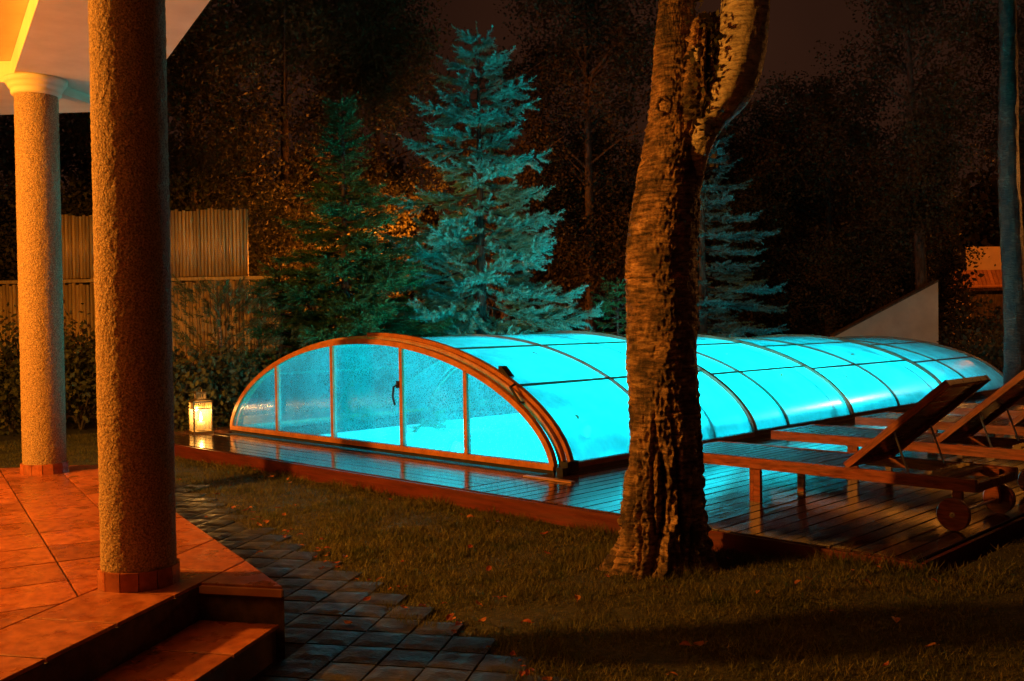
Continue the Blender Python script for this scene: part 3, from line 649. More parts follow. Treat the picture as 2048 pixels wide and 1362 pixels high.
MT['birch_rough'] = barkmat('rough_birch_bark', (.024, .012, .007), (.38, .21, .10), (.82, .56, .30), .98)
MT['birch_mid'] = barkmat('weathered_birch_bark', (.018, .009, .005), (.09, .042, .022), (.24, .125, .072), .98)
MT['birch_pale'] = barkmat('pale_birch_bark', (.16, .11, .07), (.66, .56, .40), (.86, .74, .52), .42)
rowsA = [(1172, 1222, 1432), (1130, 1234, 1419), (1080, 1241, 1415), (1000, 1247, 1409), (900, 1254, 1403), (800, 1256, 1398), (700, 1255, 1394), (600, 1253, 1393), (520, 1252, 1392), (450, 1256, 1396), (400, 1263, 1398), (350, 1275, 1400), (300, 1289, 1402), (250, 1298, 1400), (200, 1304, 1396), (100, 1308, 1392), (50, 1312, 1389), (0, 1318, 1388), (-100, 1325, 1385), (-400, 1335, 1378), (-900, 1352, 1375)]
rowsB = [(430, 1345, 1394), (380, 1350, 1404), (330, 1360, 1413), (290, 1372, 1426), (255, 1384, 1444), (235, 1392, 1466), (218, 1400, 1490), (170, 1415, 1514), (121, 1430, 1529), (60, 1440, 1538), (0, 1444, 1540), (-100, 1452, 1541), (-400, 1472, 1535), (-900, 1498, 1535)]
rowsC = [(410, 1378, 1392), (370, 1366, 1400), (320, 1362, 1412), (270, 1360, 1432), (235, 1362, 1462), (200, 1366, 1466), (170, 1370, 1458), (130, 1374, 1452), (90, 1378, 1450), (55, 1384, 1448), (38, 1392, 1440), (28, 1402, 1428)]
bp = at(1325, 1140, 5.6); bp.z = 0
bt = empty('birch_tree', (0, 0, 0)); tag(bt, 'thick forked birch trunk with furrowed bark standing on the lawn by the deck', 'tree')
V, Fq = stem(rowsA, 5.6, 210, 0, 1.15, 720, 3.1); tr_ = mesh('trunk', V, Fq, MT['birch_rough'], bt, True)
V, Fq = stem(rowsB, 5.6, 90, 0, -5, 260, 8.7, -.24, .35); mesh('second_stem', V, Fq, MT['birch_pale'], bt, True)
V, Fq = stem(rowsC, 5.6, 90, 0, 9, 200, 5.2, -.17, 1.4); mesh('burl', V, Fq, MT['birch_rough'], bt, True)
# knots, bark plates and ivy-like tufts round the fork
def plate(c, sx, sz, mat, name, tl=0):
    # curved flake of bark lying against the stem, facing the camera side
    b = B(); n = 6; Rt = VR; 
    for iz in range(n + 1):
        for ix in range(n + 1):
            u, v_ = ix / n * 2 - 1, iz / n * 2 - 1
            k = 1 + .75 * noise.noise(Vector((u * 1.9 + c[0], v_ * 1.9 + c[1], tl)))
            p_ = at(c[0] + u * sx * k, c[1] + v_ * sz * k, c[2] + .03 * u * u + .012 * noise.noise(Vector((u * 2, v_ * 2, c[0]))))
            b.V.append(p_)
    for iz in range(n):
        for ix in range(n): a = iz * (n + 1) + ix; b.F.append((a, a + 1, a + n + 2, a + n + 1))
    return b.build(name, mat, bt, True)
for c, sx, sz in (((1408, 258, 5.335), 15, 20), ((1396, 108, 5.325), 11, 14)): plate(c, sx, sz, MT['birch_pale'], 'bark_flake')
def torus_knot(c, r1, r2):
    b = B(); cc = at(*c); P = [cc + VR * (r1 * math.cos(a)) + VU * (r1 * 1.15 * math.sin(a)) for a in np.linspace(0, 2 * PI, 19)]
    b.tube(P, [r2 * (1 + .3 * math.sin(i * 2.1)) for i in range(19)], 8); return b.build('knot', MT['birch_rough'], bt, True)
torus_knot((1327, 212, 5.42), .038, .014)

def leaves(P, size, jit=.35, up=0.0):
    """rhombic leaves at the points P with random facing"""
    n = len(P); a = rng.normal(size=(n, 3)); a /= np.linalg.norm(a, axis=1)[:, None]; b = rng.normal(size=(n, 3)); b -= a * (a * b).sum(1)[:, None]; b /= np.linalg.norm(b, axis=1)[:, None]
    s = size * (1 + jit * rng.uniform(-1, 1, n))[:, None]; V = np.empty((n, 4, 3)); V[:, 0] = P - a * s * .5; V[:, 1] = P + b * s * .32; V[:, 2] = P + a * s * .55; V[:, 3] = P - b * s * .32
    return V.reshape(-1, 3), np.arange(n * 4).reshape(-1, 4)
def quadfast(name, V, Q, mat, parent): return fast(name, V, Q, mat, parent, 4)
fork = np.array([tuple(at(rng.normal(1420, 22), rng.normal(140, 85), 5.24 + rng.uniform(0, .14))) for _ in range(130)])
V, Q = leaves(fork, .045); quadfast('epicormic_leaves', V, Q, MT['leaf_b'], bt)
cp = np.array([at(1360 + rng.normal(0, 260), -700 + rng.normal(0, 160), 5.6 + rng.normal(0, .7)) for _ in range(2600)]); V, Q = leaves(cp, .06); quadfast('crown', V, Q, MT['leaf_a'], bt)

# ------------------------------------------------------------------ conifers
def brushes(P0, Dr, Ln, R, nn, width):
    """needle-clad twigs: every twig is a fan of narrow triangles round its axis"""
    P0 = np.asarray(P0); Dr = np.asarray(Dr); Ln = np.asarray(Ln); R = np.asarray(R); m = len(P0)
    Dr = Dr / np.linalg.norm(Dr, axis=1)[:, None]; ref = np.tile([0, 0, 1.], (m, 1)); ref[np.abs(Dr[:, 2]) > .9] = [1, 0, 0]
    A = np.cross(Dr, ref); A /= np.linalg.norm(A, axis=1)[:, None]; Bv = np.cross(Dr, A)
    s = (np.arange(nn) + rng.uniform(0, 1, (m, nn))) / nn; th = rng.uniform(0, 2 * PI, (m, nn))
    rad = A[:, None] * np.cos(th)[..., None] + Bv[:, None] * np.sin(th)[..., None]
    base = P0[:, None] + Dr[:, None] * (s * Ln[:, None])[..., None]
    taper = np.where(s > .8, 1 - .35 * (s - .8) / .2, 1)[..., None]
    tip = base + (rad * .85 + Dr[:, None] * .75) * (R[:, None] * (.8 + .4 * rng.uniform(size=(m, nn))))[..., None] * taper
    side = np.cross(rad, Dr[:, None]) * width * .5 + Dr[:, None] * width * .5
    V = np.stack([base - side, base + side, tip], 2).reshape(-1, 3)
    return V
def spruce(loc, H, R, mat, label, name, seed, whorls, tw, nr, nn=26, droop=.25, dens=1.0, topbare=.12, wid=.009, fat=1.0, pexp=.78, vs=.22, npw=7):
    rs = np.random.default_rng(seed); root = empty(name, (loc[0], loc[1], 0)); tag(root, label, 'tree')
    B().tube([(0, 0, -.05), (.01, 0, H * .4), (0, .01, H * .8), (0, 0, H * .985)], [.018 * H, .012 * H, .005 * H, .003], 10).build('trunk', MT['bark'], root, True)
    P0 = []; Dr = []; Ln = []; Rr = []; br = B()
    nbr = whorls * npw
    for bi in range(nbr):
        f = ((bi + rs.uniform(0, 1)) / nbr) ** 1.12; z = H * (.045 + .925 * f); L0 = R * (1 - z / H) ** pexp + .08
        az = bi * 2.39996 + rs.normal(0, .25); L = L0 * rs.choice([.5, .8, 1.0, 1.18]) * rs.uniform(.9, 1.08); hd = np.array([math.cos(az), math.sin(az), 0]); sd = np.array([-hd[1], hd[0], 0])
        up0 = (.85 * (f - .55) if f > .55 else 0) + rs.normal(0, .05); dz = -droop * L * (1 - f) * 1.4
        pt = lambda s: hd * L * s + np.array([0, 0, z + up0 * L * s + dz * (s - .75 * s ** 3)])
        br.tube([pt(s) for s in (0, .35, .7, .98)], [.010 + .006 * L, .008 + .003 * L, .006, .003], 4, cap=False)
        d = pt(1) - pt(.9); d /= np.linalg.norm(d); P0.append(pt(.92)); Dr.append(d + np.array([0, 0, .15])); Ln.append(tw * 1.2); Rr.append(nr)
        ns = max(3, int(L / (tw * .40) * dens))
        for q in range(ns):
            s = .14 + .84 * (q + rs.uniform(0, .8)) / ns
            for sg in (-1, 1):
                sl = min(L * .40 * (1.12 - s), tw * 2.6) + tw * .35; b0 = pt(s); dd = hd * .9 + sd * sg * rs.uniform(.5, 1.0) + np.array([0, 0, rs.uniform(-vs, vs)])
                dd /= np.linalg.norm(dd); nk = max(1, int(sl / (tw * .5)))
                for e in range(nk):
                    pb = b0 + dd * sl * e / nk
                    P0.append(pb); Dr.append(dd + rs.normal(0, .12, 3)); Ln.append(tw * rs.uniform(.75, 1.1)); Rr.append(nr * rs.uniform(.85, 1.1))
                    d2 = dd + hd * .5 + np.cross(dd, [0, 0, 1]) * rs.uniform(-.8, .8) + np.array([0, 0, rs.uniform(-.5, .5)]); P0.append(pb); Dr.append(d2); Ln.append(tw * rs.uniform(.55, .95)); Rr.append(nr * .95)
    # leader shoots
    for q in range(4):
        P0.append(np.array([0, 0, H * (.90 + .03 * q)])); Dr.append(np.array([rs.normal(0, .05), rs.normal(0, .05), 1])); Ln.append(H * .035); Rr.append(nr * .55)
    br.build('branches', MT['twigcore'], root)['kind'] = 'stuff'
    V = brushes(P0, Dr, Ln, np.array(Rr) * fat, nn, wid); o = fast('crown', V, np.arange(len(V)).reshape(-1, 3), mat, root)
    print(name, len(P0), len(V) // 3); return root
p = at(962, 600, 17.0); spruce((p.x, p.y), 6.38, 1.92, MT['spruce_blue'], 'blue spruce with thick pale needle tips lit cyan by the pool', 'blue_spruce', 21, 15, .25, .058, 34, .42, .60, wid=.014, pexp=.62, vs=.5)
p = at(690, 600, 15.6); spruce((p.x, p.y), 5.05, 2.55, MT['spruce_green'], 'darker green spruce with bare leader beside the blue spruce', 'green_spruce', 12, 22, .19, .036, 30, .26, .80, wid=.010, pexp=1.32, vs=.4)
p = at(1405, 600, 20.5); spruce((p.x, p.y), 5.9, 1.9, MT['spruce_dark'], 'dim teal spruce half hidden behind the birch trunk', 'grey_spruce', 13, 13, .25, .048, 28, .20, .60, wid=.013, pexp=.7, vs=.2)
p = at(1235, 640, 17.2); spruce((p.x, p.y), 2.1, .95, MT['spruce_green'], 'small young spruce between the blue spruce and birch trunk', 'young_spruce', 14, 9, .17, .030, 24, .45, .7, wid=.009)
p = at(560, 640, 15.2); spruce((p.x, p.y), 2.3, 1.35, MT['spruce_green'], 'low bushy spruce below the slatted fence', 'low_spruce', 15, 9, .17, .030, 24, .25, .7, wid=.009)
# small pine with bare lit trunk
p = at(440, 700, 14.0); root = empty('pine_tree', (p.x, p.y, 0)); tag(root, 'small pine with slender bare trunk behind the lantern', 'tree')
B().tube([(0, 0, -.05), (.02, 0, .5), (-.02, .02, 1.1), (0, 0, 1.7)], [.035, .030, .025, .012], 8).build('trunk', MT['birch_rough'], root, True)
P0 = []; Dr = []; Ln = []; Rr = []
for q in range(420):
    a = rng.uniform(0, 6.28); z = rng.uniform(.35, 2.0); R_ = .95 * math.sqrt(rng.uniform()) * (1.25 - abs(z - 1.1) * .7)
    if z < .9 and R_ < .25: continue
    P0.append((R_ * math.cos(a), R_ * math.sin(a), z)); Dr.append((math.cos(a), math.sin(a), rng.uniform(.1, 1.2))); Ln.append(.16); Rr.append(.06)
V = brushes(P0, Dr, Ln, Rr, 26, .010); fast('crown', V, np.arange(len(V)).reshape(-1, 3), MT['pine'], root)

# ------------------------------------------------------------------ shrubs along the lawn edge
def shrub(px, py, d, rx, h, label, n=2600, size=.075, mat='shrub', name='shrub'):
    p = at(px, py, d); root = empty(name, (p.x, p.y, 0)); tag(root, label, 'shrub', 'dark shrubs at the lawn edge')
    st = B()
    for k in range(6):
        a = k * 1.05; st.tube([(0, 0, 0), (rx * .35 * math.cos(a), rx * .35 * math.sin(a), h * .5), (rx * .6 * math.cos(a), rx * .6 * math.sin(a), h * .85)], [.02, .014, .006], 5)
    st.build('stem', MT['bark'], root)
    nc = 26; C = rng.normal(size=(nc, 3)); C /= np.linalg.norm(C, axis=1)[:, None]; C *= rng.uniform(.45, 1, (nc, 1)); C = C * [rx, rx, h * .5] + [0, 0, h * .52]
    P = C[rng.integers(0, nc, n)] + rng.normal(0, 1, (n, 3)) * [rx * .22, rx * .22, h * .14]; P[:, 2] = np.abs(P[:, 2])
    V, Q = leaves(P, size); quadfast('foliage', V, Q, MT[mat], root)
shrub(20, 760, 13.6, 1.0, 1.3, 'dark leafy shrub behind the farther column, at the picture edge')
shrub(160, 760, 13.8, .95, 1.2, 'dark leafy shrub seen between the two porch columns')
shrub(350, 790, 13.4, .85, 1.15, 'dark leafy shrub just beyond the lantern')
shrub(470, 800, 13.9, .75, 1.0, 'low dark shrub between lantern and enclosure end', 2000)
shrub(60, 640, 15.0, 1.1, 1.5, 'tall dark shrub against the slatted fence, behind the farther column')

# ------------------------------------------------------------------ slatted fence with raised screens
fa, fb = at(-40, 600, 15.6), at(560, 600, 15.2); fa.z = fb.z = 0; fdir = (fb - fa); FL = fdir.length; fdir.normalize(); fang = math.atan2(fdir.y, fdir.x)
def fx(px): # distance along the fence at a bearing
    d = at(px, 600, 1) - Vector((0, 0, CAMH)); n = Vector((-fdir.y, fdir.x, 0)); t = (fa - Vector((0, 0, 0))).dot(n) / Vector((d.x, d.y, 0)).dot(n); return (Vector((d.x, d.y, 0)) * t - fa).dot(fdir)
fe = empty('slat_fence', (fa.x, fa.y, 0), fang); tag(fe, 'vertical slat fence with a horizontal rail behind the shrubs', 'fence')
slm = {}
def slat(par, x, z0, z1):
    k = round(z1 - z0, 2)
    if k not in slm:
        b = B().tube([(0, 0, -k / 2), (0, 0, k / 2)], .026, 8); me = bpy.data.meshes.new('slat'); me.from_pydata([tuple(v) for v in b.V], [], b.F); me.materials.append(MT['fencewood']); slm[k] = me
    link('slat', slm[k], None, par, True, loc=(x, random.uniform(-.006, .006), (z0 + z1) / 2), rot=(0, random.uniform(-.008, .008), random.uniform(0, 6)))
x = 0
while x < FL: slat(fe, x, .05, 2.10 + random.choice((-.02, 0, .02))); x += .057
B().box((FL / 2, -.05, 2.14), (FL, .07, .05)).build('rail', MT['fencewood'], fe)
B().box((FL / 2, .05, .6), (FL, .05, .07)).build('rail', MT['fencewood'], fe)
def screen(a, b, zt, lab):
    xa, xb = fx(a), fx(b); r = empty('slat_screen', (fa.x + fdir.x * xa, fa.y + fdir.y * xa, 0), fang); tag(r, lab, 'fence', 'raised slat screens on the fence')
    x = 0
    while x < xb - xa: slat(r, x, 2.18, zt + random.choice((-.015, 0, .015))); x += .057
    B().box(((xb - xa) / 2, .05, zt - .16), (xb - xa, .04, .06)).build('rail', MT['fencewood'], r)
    for xx in (.03, xb - xa - .03): B().box((xx, .06, zt / 2), (.06, .06, zt)).build('post', MT['fencewood'], r)
screen(328, 495, 3.20, 'raised slat screen seen beyond the near column'); screen(108, 187, 3.16, 'raised slat screen seen between the two columns')

# ------------------------------------------------------------------ deciduous trees behind
def tree(px, d, H, cr, cz, label, n=9000, size=.085, mat='leaf_a', trunk=.16, weep=.5, lean=0):
    p = at(px, 640, d); root = empty('birch_tree' if mat == 'leaf_a' else 'leafy_tree', (p.x, p.y, 0)); tag(root, label, 'tree', 'tall trees behind the garden')
    tb = B(); tb.tube([(0, 0, -.1), (lean * .3, .05, H * .3), (lean * .6, 0, H * .6), (lean, 0, H * .93)], [trunk, trunk * .8, trunk * .5, .03], 10).build('trunk', MT['bark'], root, True)
    nb = 46; n = int(n * 3.0); C = []; br = B()
    for k in range(nb):
        a = rng.uniform(0, 6.28); z = cz + (H - cz) * rng.uniform(0, 1); fr = 1 - ((z - (cz + H) / 2) / ((H - cz) / 2 + .3)) ** 2; rr = cr * math.sqrt(max(.08, fr)) * rng.uniform(.4, 1.05)
        e = np.array([lean * z / H + rr * math.cos(a), rr * math.sin(a), z]); z0 = max(1.5, z - rr * rng.uniform(.3, .8)); s = np.array([lean * z0 / H, 0, z0])
        br.tube([s, (s + e) / 2 + [0, 0, .25], e], [trunk * .22, trunk * .14, .012], 5, cap=False); C.append((s, e))
    br.build('limbs', MT['bark'], root)['kind'] = 'stuff'
    nt_ = nb * 16; k = rng.integers(0, nb, nt_); u = rng.uniform(.35, 1.12, nt_)[:, None]; S0 = np.array([c[0] for c in C])[k]; E0 = np.array([c[1] for c in C])[k]
    TW = S0 + (E0 - S0) * u + rng.normal(0, 1, (nt_, 3)) * [cr * .14, cr * .14, .3]; j = rng.integers(0, nt_, n); P = TW[j] + rng.normal(0, 1, (n, 3)) * [.17, .17, .14]; P[:, 2] -= weep * rng.exponential(.45, n); P = P[P[:, 2] > .6]
    tw_ = B()
    for q in range(0, nt_, 4): tw_.tube([S0[q] + (E0[q] - S0[q]) * min(1, float(u[q, 0])), TW[q]], [.012, .004], 3, cap=False)
    tw_.build('twigs', MT['bark'], root)['kind'] = 'stuff'
    V, Q = leaves(P, size); quadfast('crown', V, Q, MT[mat], root)
tree(385, 21, 10.5, 3.0, 2.8, 'weeping birch towering beyond the slat screen', 15000)
tree(565, 23.5, 11, 3.2, 2.2, 'broad dark birch lit orange at its foot, beyond the green spruce', 17000, lean=.4)
tree(760, 25, 10.2, 2.8, 2.0, 'birch with orange-lit lower leaves between the two spruces', 14000)
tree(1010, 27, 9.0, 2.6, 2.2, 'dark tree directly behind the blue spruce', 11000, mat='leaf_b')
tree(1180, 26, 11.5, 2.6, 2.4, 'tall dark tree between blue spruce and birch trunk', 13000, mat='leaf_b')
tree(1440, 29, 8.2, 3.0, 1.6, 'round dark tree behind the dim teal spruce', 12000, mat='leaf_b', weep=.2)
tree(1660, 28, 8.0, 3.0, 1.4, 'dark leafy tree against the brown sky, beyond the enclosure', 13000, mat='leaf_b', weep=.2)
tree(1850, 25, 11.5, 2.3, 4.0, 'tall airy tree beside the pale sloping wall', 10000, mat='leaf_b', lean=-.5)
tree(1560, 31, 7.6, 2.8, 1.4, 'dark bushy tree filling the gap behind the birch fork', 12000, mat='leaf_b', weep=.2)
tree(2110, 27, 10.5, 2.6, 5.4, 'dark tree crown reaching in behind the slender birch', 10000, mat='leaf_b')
tree(250, 20, 10, 2.6, 2.6, 'dark birch hidden behind the near column', 8000)
tree(110, 19, 8.2, 2.6, 2.0, 'dark tree glimpsed between the two columns above the fence', 10000, mat='leaf_b')
# slender birch at the right edge
p = at(2030, 640, 15.5); root = empty('slender_birch', (p.x, p.y, 0)); tag(root, 'slender pale birch trunk rising behind the loungers', 'tree')
V = []; Fq = []; k = 40; mrow = 220
for i in range(mrow):
    z = 9.5 * i / (mrow - 1); cx = .02 + .025 * math.sin(z * 1.3) - .022 * z; r = .195 * (1 - z / 16) + .08 * max(0, .3 - z)
    for j in range(k):
        a = 2 * PI * j / k; d = .014 * noise.noise(Vector((math.cos(a) * 2, math.sin(a) * 2, z * 5))) + .008 * noise.noise(Vector((math.cos(a) * 4, math.sin(a) * 4, z * 22)))
        V.append((cx * VR.x + (r + d) * math.cos(a), cx * VR.y + (r + d) * math.sin(a), z))
for i in range(mrow - 1):
    for j in range(k): j2 = (j + 1) % k; Fq.append((i * k + j, i * k + j2, (i + 1) * k + j2, (i + 1) * k + j))
mesh('trunk', V, Fq, MT['birch_mid'], root, True)
lb = B()
for a, z, l in ((.4, 7.4, 1.4), (2.2, 7.8, 1.5), (3.9, 7.6, 1.3), (5.2, 8.4, 1.4), (1.2, 8.8, 1.2)): lb.tube([(-.3, -.2, z), (-.3 + l * .5 * math.cos(a), -.2 + l * .5 * math.sin(a), z + .7), (-.3 + l * math.cos(a), -.2 + l * math.sin(a), z + .9)], [.05, .03, .01], 6)
lb.build('limbs', MT['bark'], root)
cp = rng.normal(0, 1, (3500, 3)) * [.8, .8, .6] + [-.3, -.2, 9.4]; V, Q = leaves(cp, .09); quadfast('crown', V, Q, MT['leaf_a'], root)
# far wood
n = 70000; px = rng.uniform(-150, 2200, n); dd = rng.uniform(38, 52, n); tops = 5.0 + 2.6 * np.sin(px / 150.) ** 2 + 1.6 * np.sin(px / 61. + 1) ** 2
hz = rng.uniform(0, 1, n) ** .8 * tops
P = np.array([tuple(at(px[i], 640, dd[i])) for i in range(n)]); P[:, 2] = hz
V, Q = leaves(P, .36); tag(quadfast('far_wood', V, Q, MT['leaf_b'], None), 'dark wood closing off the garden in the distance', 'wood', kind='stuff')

# ------------------------------------------------------------------ picket fence, street lamp, shed, neighbour house
a_, b_ = at(790, 640, 19.5), at(1010, 640, 20.5); a_.z = b_.z = 0; d_ = b_ - a_; pk = empty('picket_fence', a_, math.atan2(d_.y, d_.x)); tag(pk, 'dark picket fence silhouetted against orange light between the spruces', 'fence')
b = B(); b.V = [(-.035, -.01, 0), (.035, -.01, 0), (.035, -.01, 1.72), (0, -.01, 1.80), (-.035, -.01, 1.72), (-.035, .01, 0), (.035, .01, 0), (.035, .01, 1.72), (0, .01, 1.80), (-.035, .01, 1.72)]
b.F = [(0, 1, 2, 3, 4), (9, 8, 7, 6, 5), (0, 5, 6, 1), (1, 6, 7, 2), (2, 7, 8, 3), (3, 8, 9, 4), (4, 9, 5, 0)]
me = bpy.data.meshes.new('picket'); me.from_pydata(b.V, [], b.F); me.materials.append(MT['bark'])
for i in range(int(d_.length / .125)): link('picket', me, None, pk, loc=(i * .125, 0, random.uniform(-.02, .02)))
for z in (.5, 1.45): B().box((d_.length / 2, .03, z), (d_.length, .03, .07)).build('rail', MT['bark'], pk)
def street_lamp(px, d, h, power, label, col=(1, .22, .015)):
    p = at(px, 640, d); r = empty('street_lamp', (p.x, p.y, 0)); tag(r, label, 'lamp', 'sodium street lamps')
    B().tube([(0, 0, 0), (0, 0, h * .6), (0, 0, h)], [.06, .045, .035], 10).build('post', MT['black'], r)
    B().lathe([(.05, h), (.13, h + .06), (.14, h + .16), (.06, h + .26)], 16).build('globe', MT['sodium'], r, True)
    B().lathe([(.17, h + .265), (.10, h + .32), (.02, h + .35)], 16).build('hood', MT['black'], r, True)
    plight('bulb', (0, 0, h - .14), col, power, .12, r)
street_lamp(775, 22.6, 2.9, 1500, 'orange street lamp hidden behind the two spruces')
street_lamp(2085, 31.0, 4.2, 420, 'orange street lamp beyond the slender birch')
street_lamp(2420, 17.0, 4.4, 420, 'added orange lamp outside the frame, lighting the sloping wall and slender birch', (1, .34, .06))  # added unseen lamp, brightens the sloping wall, house and slender birch
# shed
sh = empty('garden_wall', (0, 0, 0)); tag(sh, 'pale rendered garden wall with a sloping top beyond the enclosure', 'wall')
sa, sb = at(1668, 690, 24), at(1877, 690, 24); sa.z = sb.z = 0; sdv = sb - sa; nn_ = Vector((-sdv.y, sdv.x, 0)).normalized()
if nn_.dot(VF) < 0: nn_ = -nn_
z0, z1 = .95, 2.24; bk_ = .28
Vv = [sa, sb, sb + Vector((0, 0, z1)), sa + Vector((0, 0, z0))]; Vb = [v_ + nn_ * bk_ for v_ in Vv]
mesh('wall', Vv + Vb, [(0, 1, 2, 3), (7, 6, 5, 4), (0, 4, 5, 1), (1, 5, 6, 2), (3, 7, 4, 0)], MT['wallpaint'], sh)
up_ = Vector((0, 0, .05)); e_ = nn_ * -.04
mesh('coping', [Vv[3] + e_, Vv[2] + e_, Vb[2], Vb[3], Vv[3] + e_ + up_, Vv[2] + e_ + up_, Vb[2] + up_, Vb[3] + up_], [(0, 3, 2, 1), (4, 5, 6, 7), (0, 1, 5, 4), (1, 2, 6, 5), (2, 3, 7, 6), (3, 0, 4, 7)], MT['bark'], sh)
# house
ha = at(1893, 640, 34); ha.z = 0; hs = empty('neighbour_house', ha, math.atan2(VR.y, VR.x)); tag(hs, 'neighbouring house with tiled lean-to roof lit orange at the picture edge', 'house')
B().box((3.75, 2.2, 1.9), (5.6, 3.2, 3.8)).build('wall', MT['housewall'], hs)
B().box((3.2, .38, 1.12), (6.0, .12, 2.24)).build('porch_wall', MT['housewall'], hs)
rt = B().box((0, 0, 0), (.135, .62, .03), ch=.01); me = bpy.data.meshes.new('roof_tile'); me.from_pydata([tuple(v_) for v_ in rt.V], [], rt.F); me.materials.append(MT['rooftile'])
for i in range(28):
    for j in range(1): link('roof_tile', me, None, hs, loc=(.35 + i * .145, .27, 2.72), rot=(math.radians(58), 0, 0))
B().tube([(.1, -.06, 2.40), (6.2, -.06, 2.40)], .06, 8).build('gutter', MT['rooftile'], hs)
B().box((1.95, .30, 1.50), (1.9, .06, 1.5)).build('dark_panel', MT['bark'], hs)  # plain dark panel on the porch wall below the gutter
shrub(1893, 640, 30, .8, 3.6, 'ragged dark bush before the lit neighbouring house', 2600, .16, 'leaf_b')
shrub(1960, 690, 24.5, 1.3, 1.5, 'low dark bush beside the pale sloping wall', 2200, .11, 'leaf_b')
shrub(2040, 690, 20.5, 1.2, 1.2, 'low dark bush at the foot of the slender birch', 2200, .10, 'leaf_b')

# ------------------------------------------------------------------ grass and fallen leaves
def on_lawn(x, y):
    de = (x - PE[0]) * E2[0] + (y - PE[1]) * E2[1]; le = (x - PE[0]) * E1[0] + (y - PE[1]) * E1[1]
    ok = (de > -.11 + .05 * np.sin(x * 9) * np.sin(y * 7)) | (le < -.40)
    dt = (x - TA[0]) * E2[0] + (y - TA[1]) * E2[1]; dc = (x - TA[0]) * ch_n[0] + (y - TA[1]) * ch_n[1]
    ok &= (dt > .01) | (dc > .01)
    ok &= ~((x > DX0 - .0) & (x < DX1 + .0) & (y > DY0 - .004) & (y < DY1)); return ok
X = []; Y = []; 
for x0, x1, y0, y1, dn in ((-6.5, -.6, 2.2, 5.1, 7000), (-9, -6.5, 3, 5.1, 4200), (-13.2, -7.9, 2.2, 6.6, 1900), (-1.95, .2, 5, 8.5, 2000)):
    n = int((x1 - x0) * (y1 - y0) * dn); X.append(rng.uniform(x0, x1, n)); Y.append(rng.uniform(y0, y1, n))
X = np.concatenate(X); Y = np.concatenate(Y); k = on_lawn(X, Y) & ((X - bp.x) ** 2 + (Y - bp.y) ** 2 > .21 ** 2); X, Y = X[k], Y[k]; n = len(X)
cl = np.array([noise.noise(Vector((float(a_) * 2.3, float(b_) * 2.3, 0))) + .7 * noise.noise(Vector((float(a_) * 8, float(b_) * 8, 3))) for a_, b_ in zip(X, Y)]); hh = rng.uniform(.008, .036, n) * np.clip(1 + 1.1 * cl, .35, 2.3) * (1 + 1.2 * np.exp(-((np.hypot(X - bp.x, Y - bp.y) - .28) / .10) ** 2)) * (1 + .9 * (np.abs(Y - DY0) < .10)); az = rng.uniform(0, 6.28, n); wv = rng.uniform(.0016, .0032, n) * (1 + .06 * np.hypot(X, Y)); tl = rng.normal(0, .6, (n, 2)) * hh[:, None]; gz = lawnh(X, Y)
V = np.zeros((n, 3, 3)); V[:, 0] = np.stack([X - np.cos(az) * wv, Y - np.sin(az) * wv, gz - .003], 1); V[:, 1] = np.stack([X + np.cos(az) * wv, Y + np.sin(az) * wv, gz - .003], 1); V[:, 2] = np.stack([X + tl[:, 0], Y + tl[:, 1], hh + gz], 1)
print('blades', n); tag(fast('grass', V.reshape(-1, 3), np.arange(3 * n).reshape(-1, 3), MT['grass']), 'short damp grass of the lawn', 'grass', kind='stuff')
lms = []
for q in range(4):
    b = B(); nn2 = 5
    for i in range(nn2 + 1):
        u = i / nn2; wd = .021 * math.sin(PI * min(1, u * .92 + .06)) ** .8; zc = .006 + .010 * math.sin(u * 3 + q) + .004 * q * u
        b.V += [((u - .5) * .058, -wd, zc + .008), ((u - .5) * .058, 0, zc), ((u - .5) * .058, wd, zc + .006)]
    for i in range(nn2): b.F += [(3 * i, 3 * i + 1, 3 * i + 4, 3 * i + 3), (3 * i + 1, 3 * i + 2, 3 * i + 5, 3 * i + 4)]
    b.tube([(-.029, 0, .008), (-.05, .004, .012)], .0012, 4)
    for mt in ('fallen', 'fallen_red'):
        me = bpy.data.meshes.new('fallen_leaf'); me.from_pydata([tuple(v_) for v_ in b.V], [], b.F); me.materials.append(MT[mt]); lms.append(me)
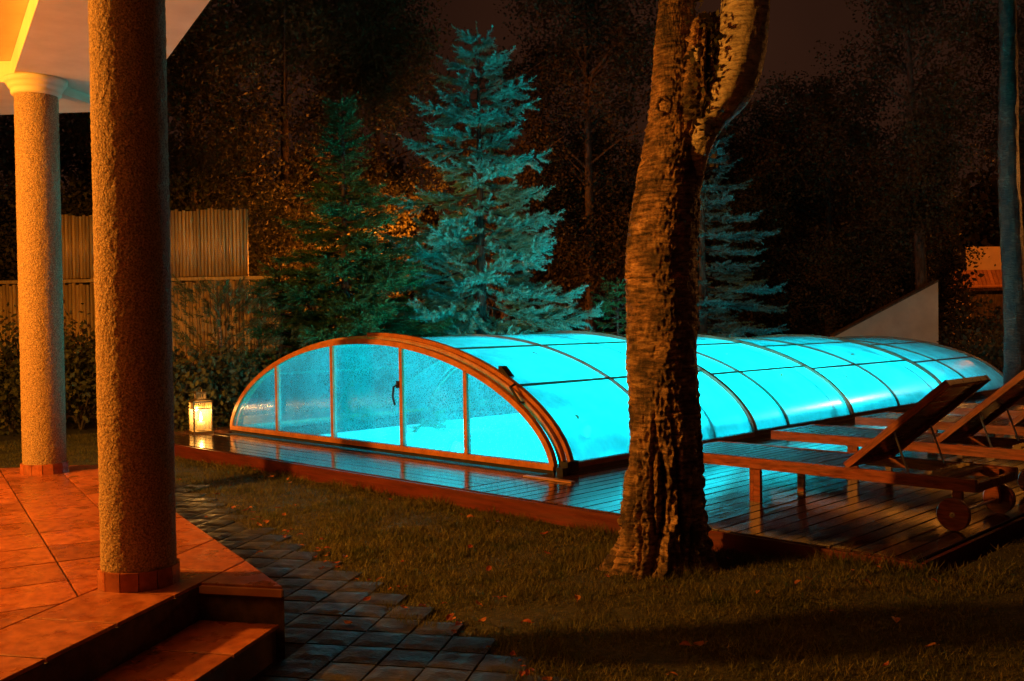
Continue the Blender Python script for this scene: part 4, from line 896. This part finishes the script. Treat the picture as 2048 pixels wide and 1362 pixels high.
def fallen(x, y, z, label, grp, s):
    o = link('fallen_leaf', random.choice(lms), loc=(x, y, z), rot=(random.uniform(-.4, .4), random.uniform(-.4, .4), random.uniform(0, 6.28))); o.scale = (s, s, s); tag(o, label, 'leaf', grp)
for q in range(66):
    t_ = random.uniform(.9, 6.2); p_ = add(add(PE, E1, t_), E2, abs(random.gauss(0, .10)) - .05); fallen(p_[0], p_[1], .028, 'small fallen leaf in the drift along the path edge', 'fallen leaves along the path edge', random.uniform(.4, .85))
for q in range(64):
    x, y = random.uniform(-9, -1.2), random.uniform(3, 5)
    if not bool(on_lawn(np.array([x]), np.array([y]))[0]): continue
    fallen(x, y, .038 + float(lawnh(x, y)), 'small orange fallen leaf lying out on the grass', 'fallen leaves on the grass', random.uniform(.42, .9))
for (x, y), l_ in zip(((-4.0, 3.02), (-5.3, 3.2), (-3.75, 2.72), (-6.6, 3.55)), ('bright leaf on the wet pavers abreast of the terrace corner', 'small leaf on the pavers beside the terrace edge', 'small leaf on the dark pavers nearest the steps', 'small leaf far along the wet pavers near the lantern glint')): fallen(x, y, .024, l_, 'fallen leaves on the pavers', .8)
fallen(-6.55, 2.35, .315, 'tiny pale leaf on the terrace tiles', 'leaf on the terrace', .5)

for q, (wd, h, t_, y) in enumerate(((2.60, 1.06, 1.16, 6.62), (2.60, 1.06, .55, 7.2), (2.55, .98, .95, 10.75), (2.50, .91, 1.02, 12.3), (2.50, .91, .70, 13.6), (2.55, .98, .62, 10.5), (2.5, .91, 1.2, 11.9))):
    a_ = prof(wd, h, t_); b_ = prof(wd, h, t_ + .02); sl = math.atan2(a_.z - b_.z, b_.x - a_.x)
    o = link('fallen_leaf', lms[(q * 3) % 8], loc=(a_.x + .006 * math.sin(sl), y, a_.z + .006), rot=(0, sl, 1.1 * q)); o.scale = (.9, .9, .9); o.rotation_mode = 'XYZ'
    o.matrix_world = Matrix.Translation((a_.x + .006, y, a_.z + .006)) @ Matrix.Rotation(sl, 4, 'Y') @ Matrix.Rotation(1.1 * q, 4, 'Z')
    tag(o, 'dark wet leaf stuck on the glowing enclosure roof', 'leaf', 'leaves stuck on the enclosure roof')
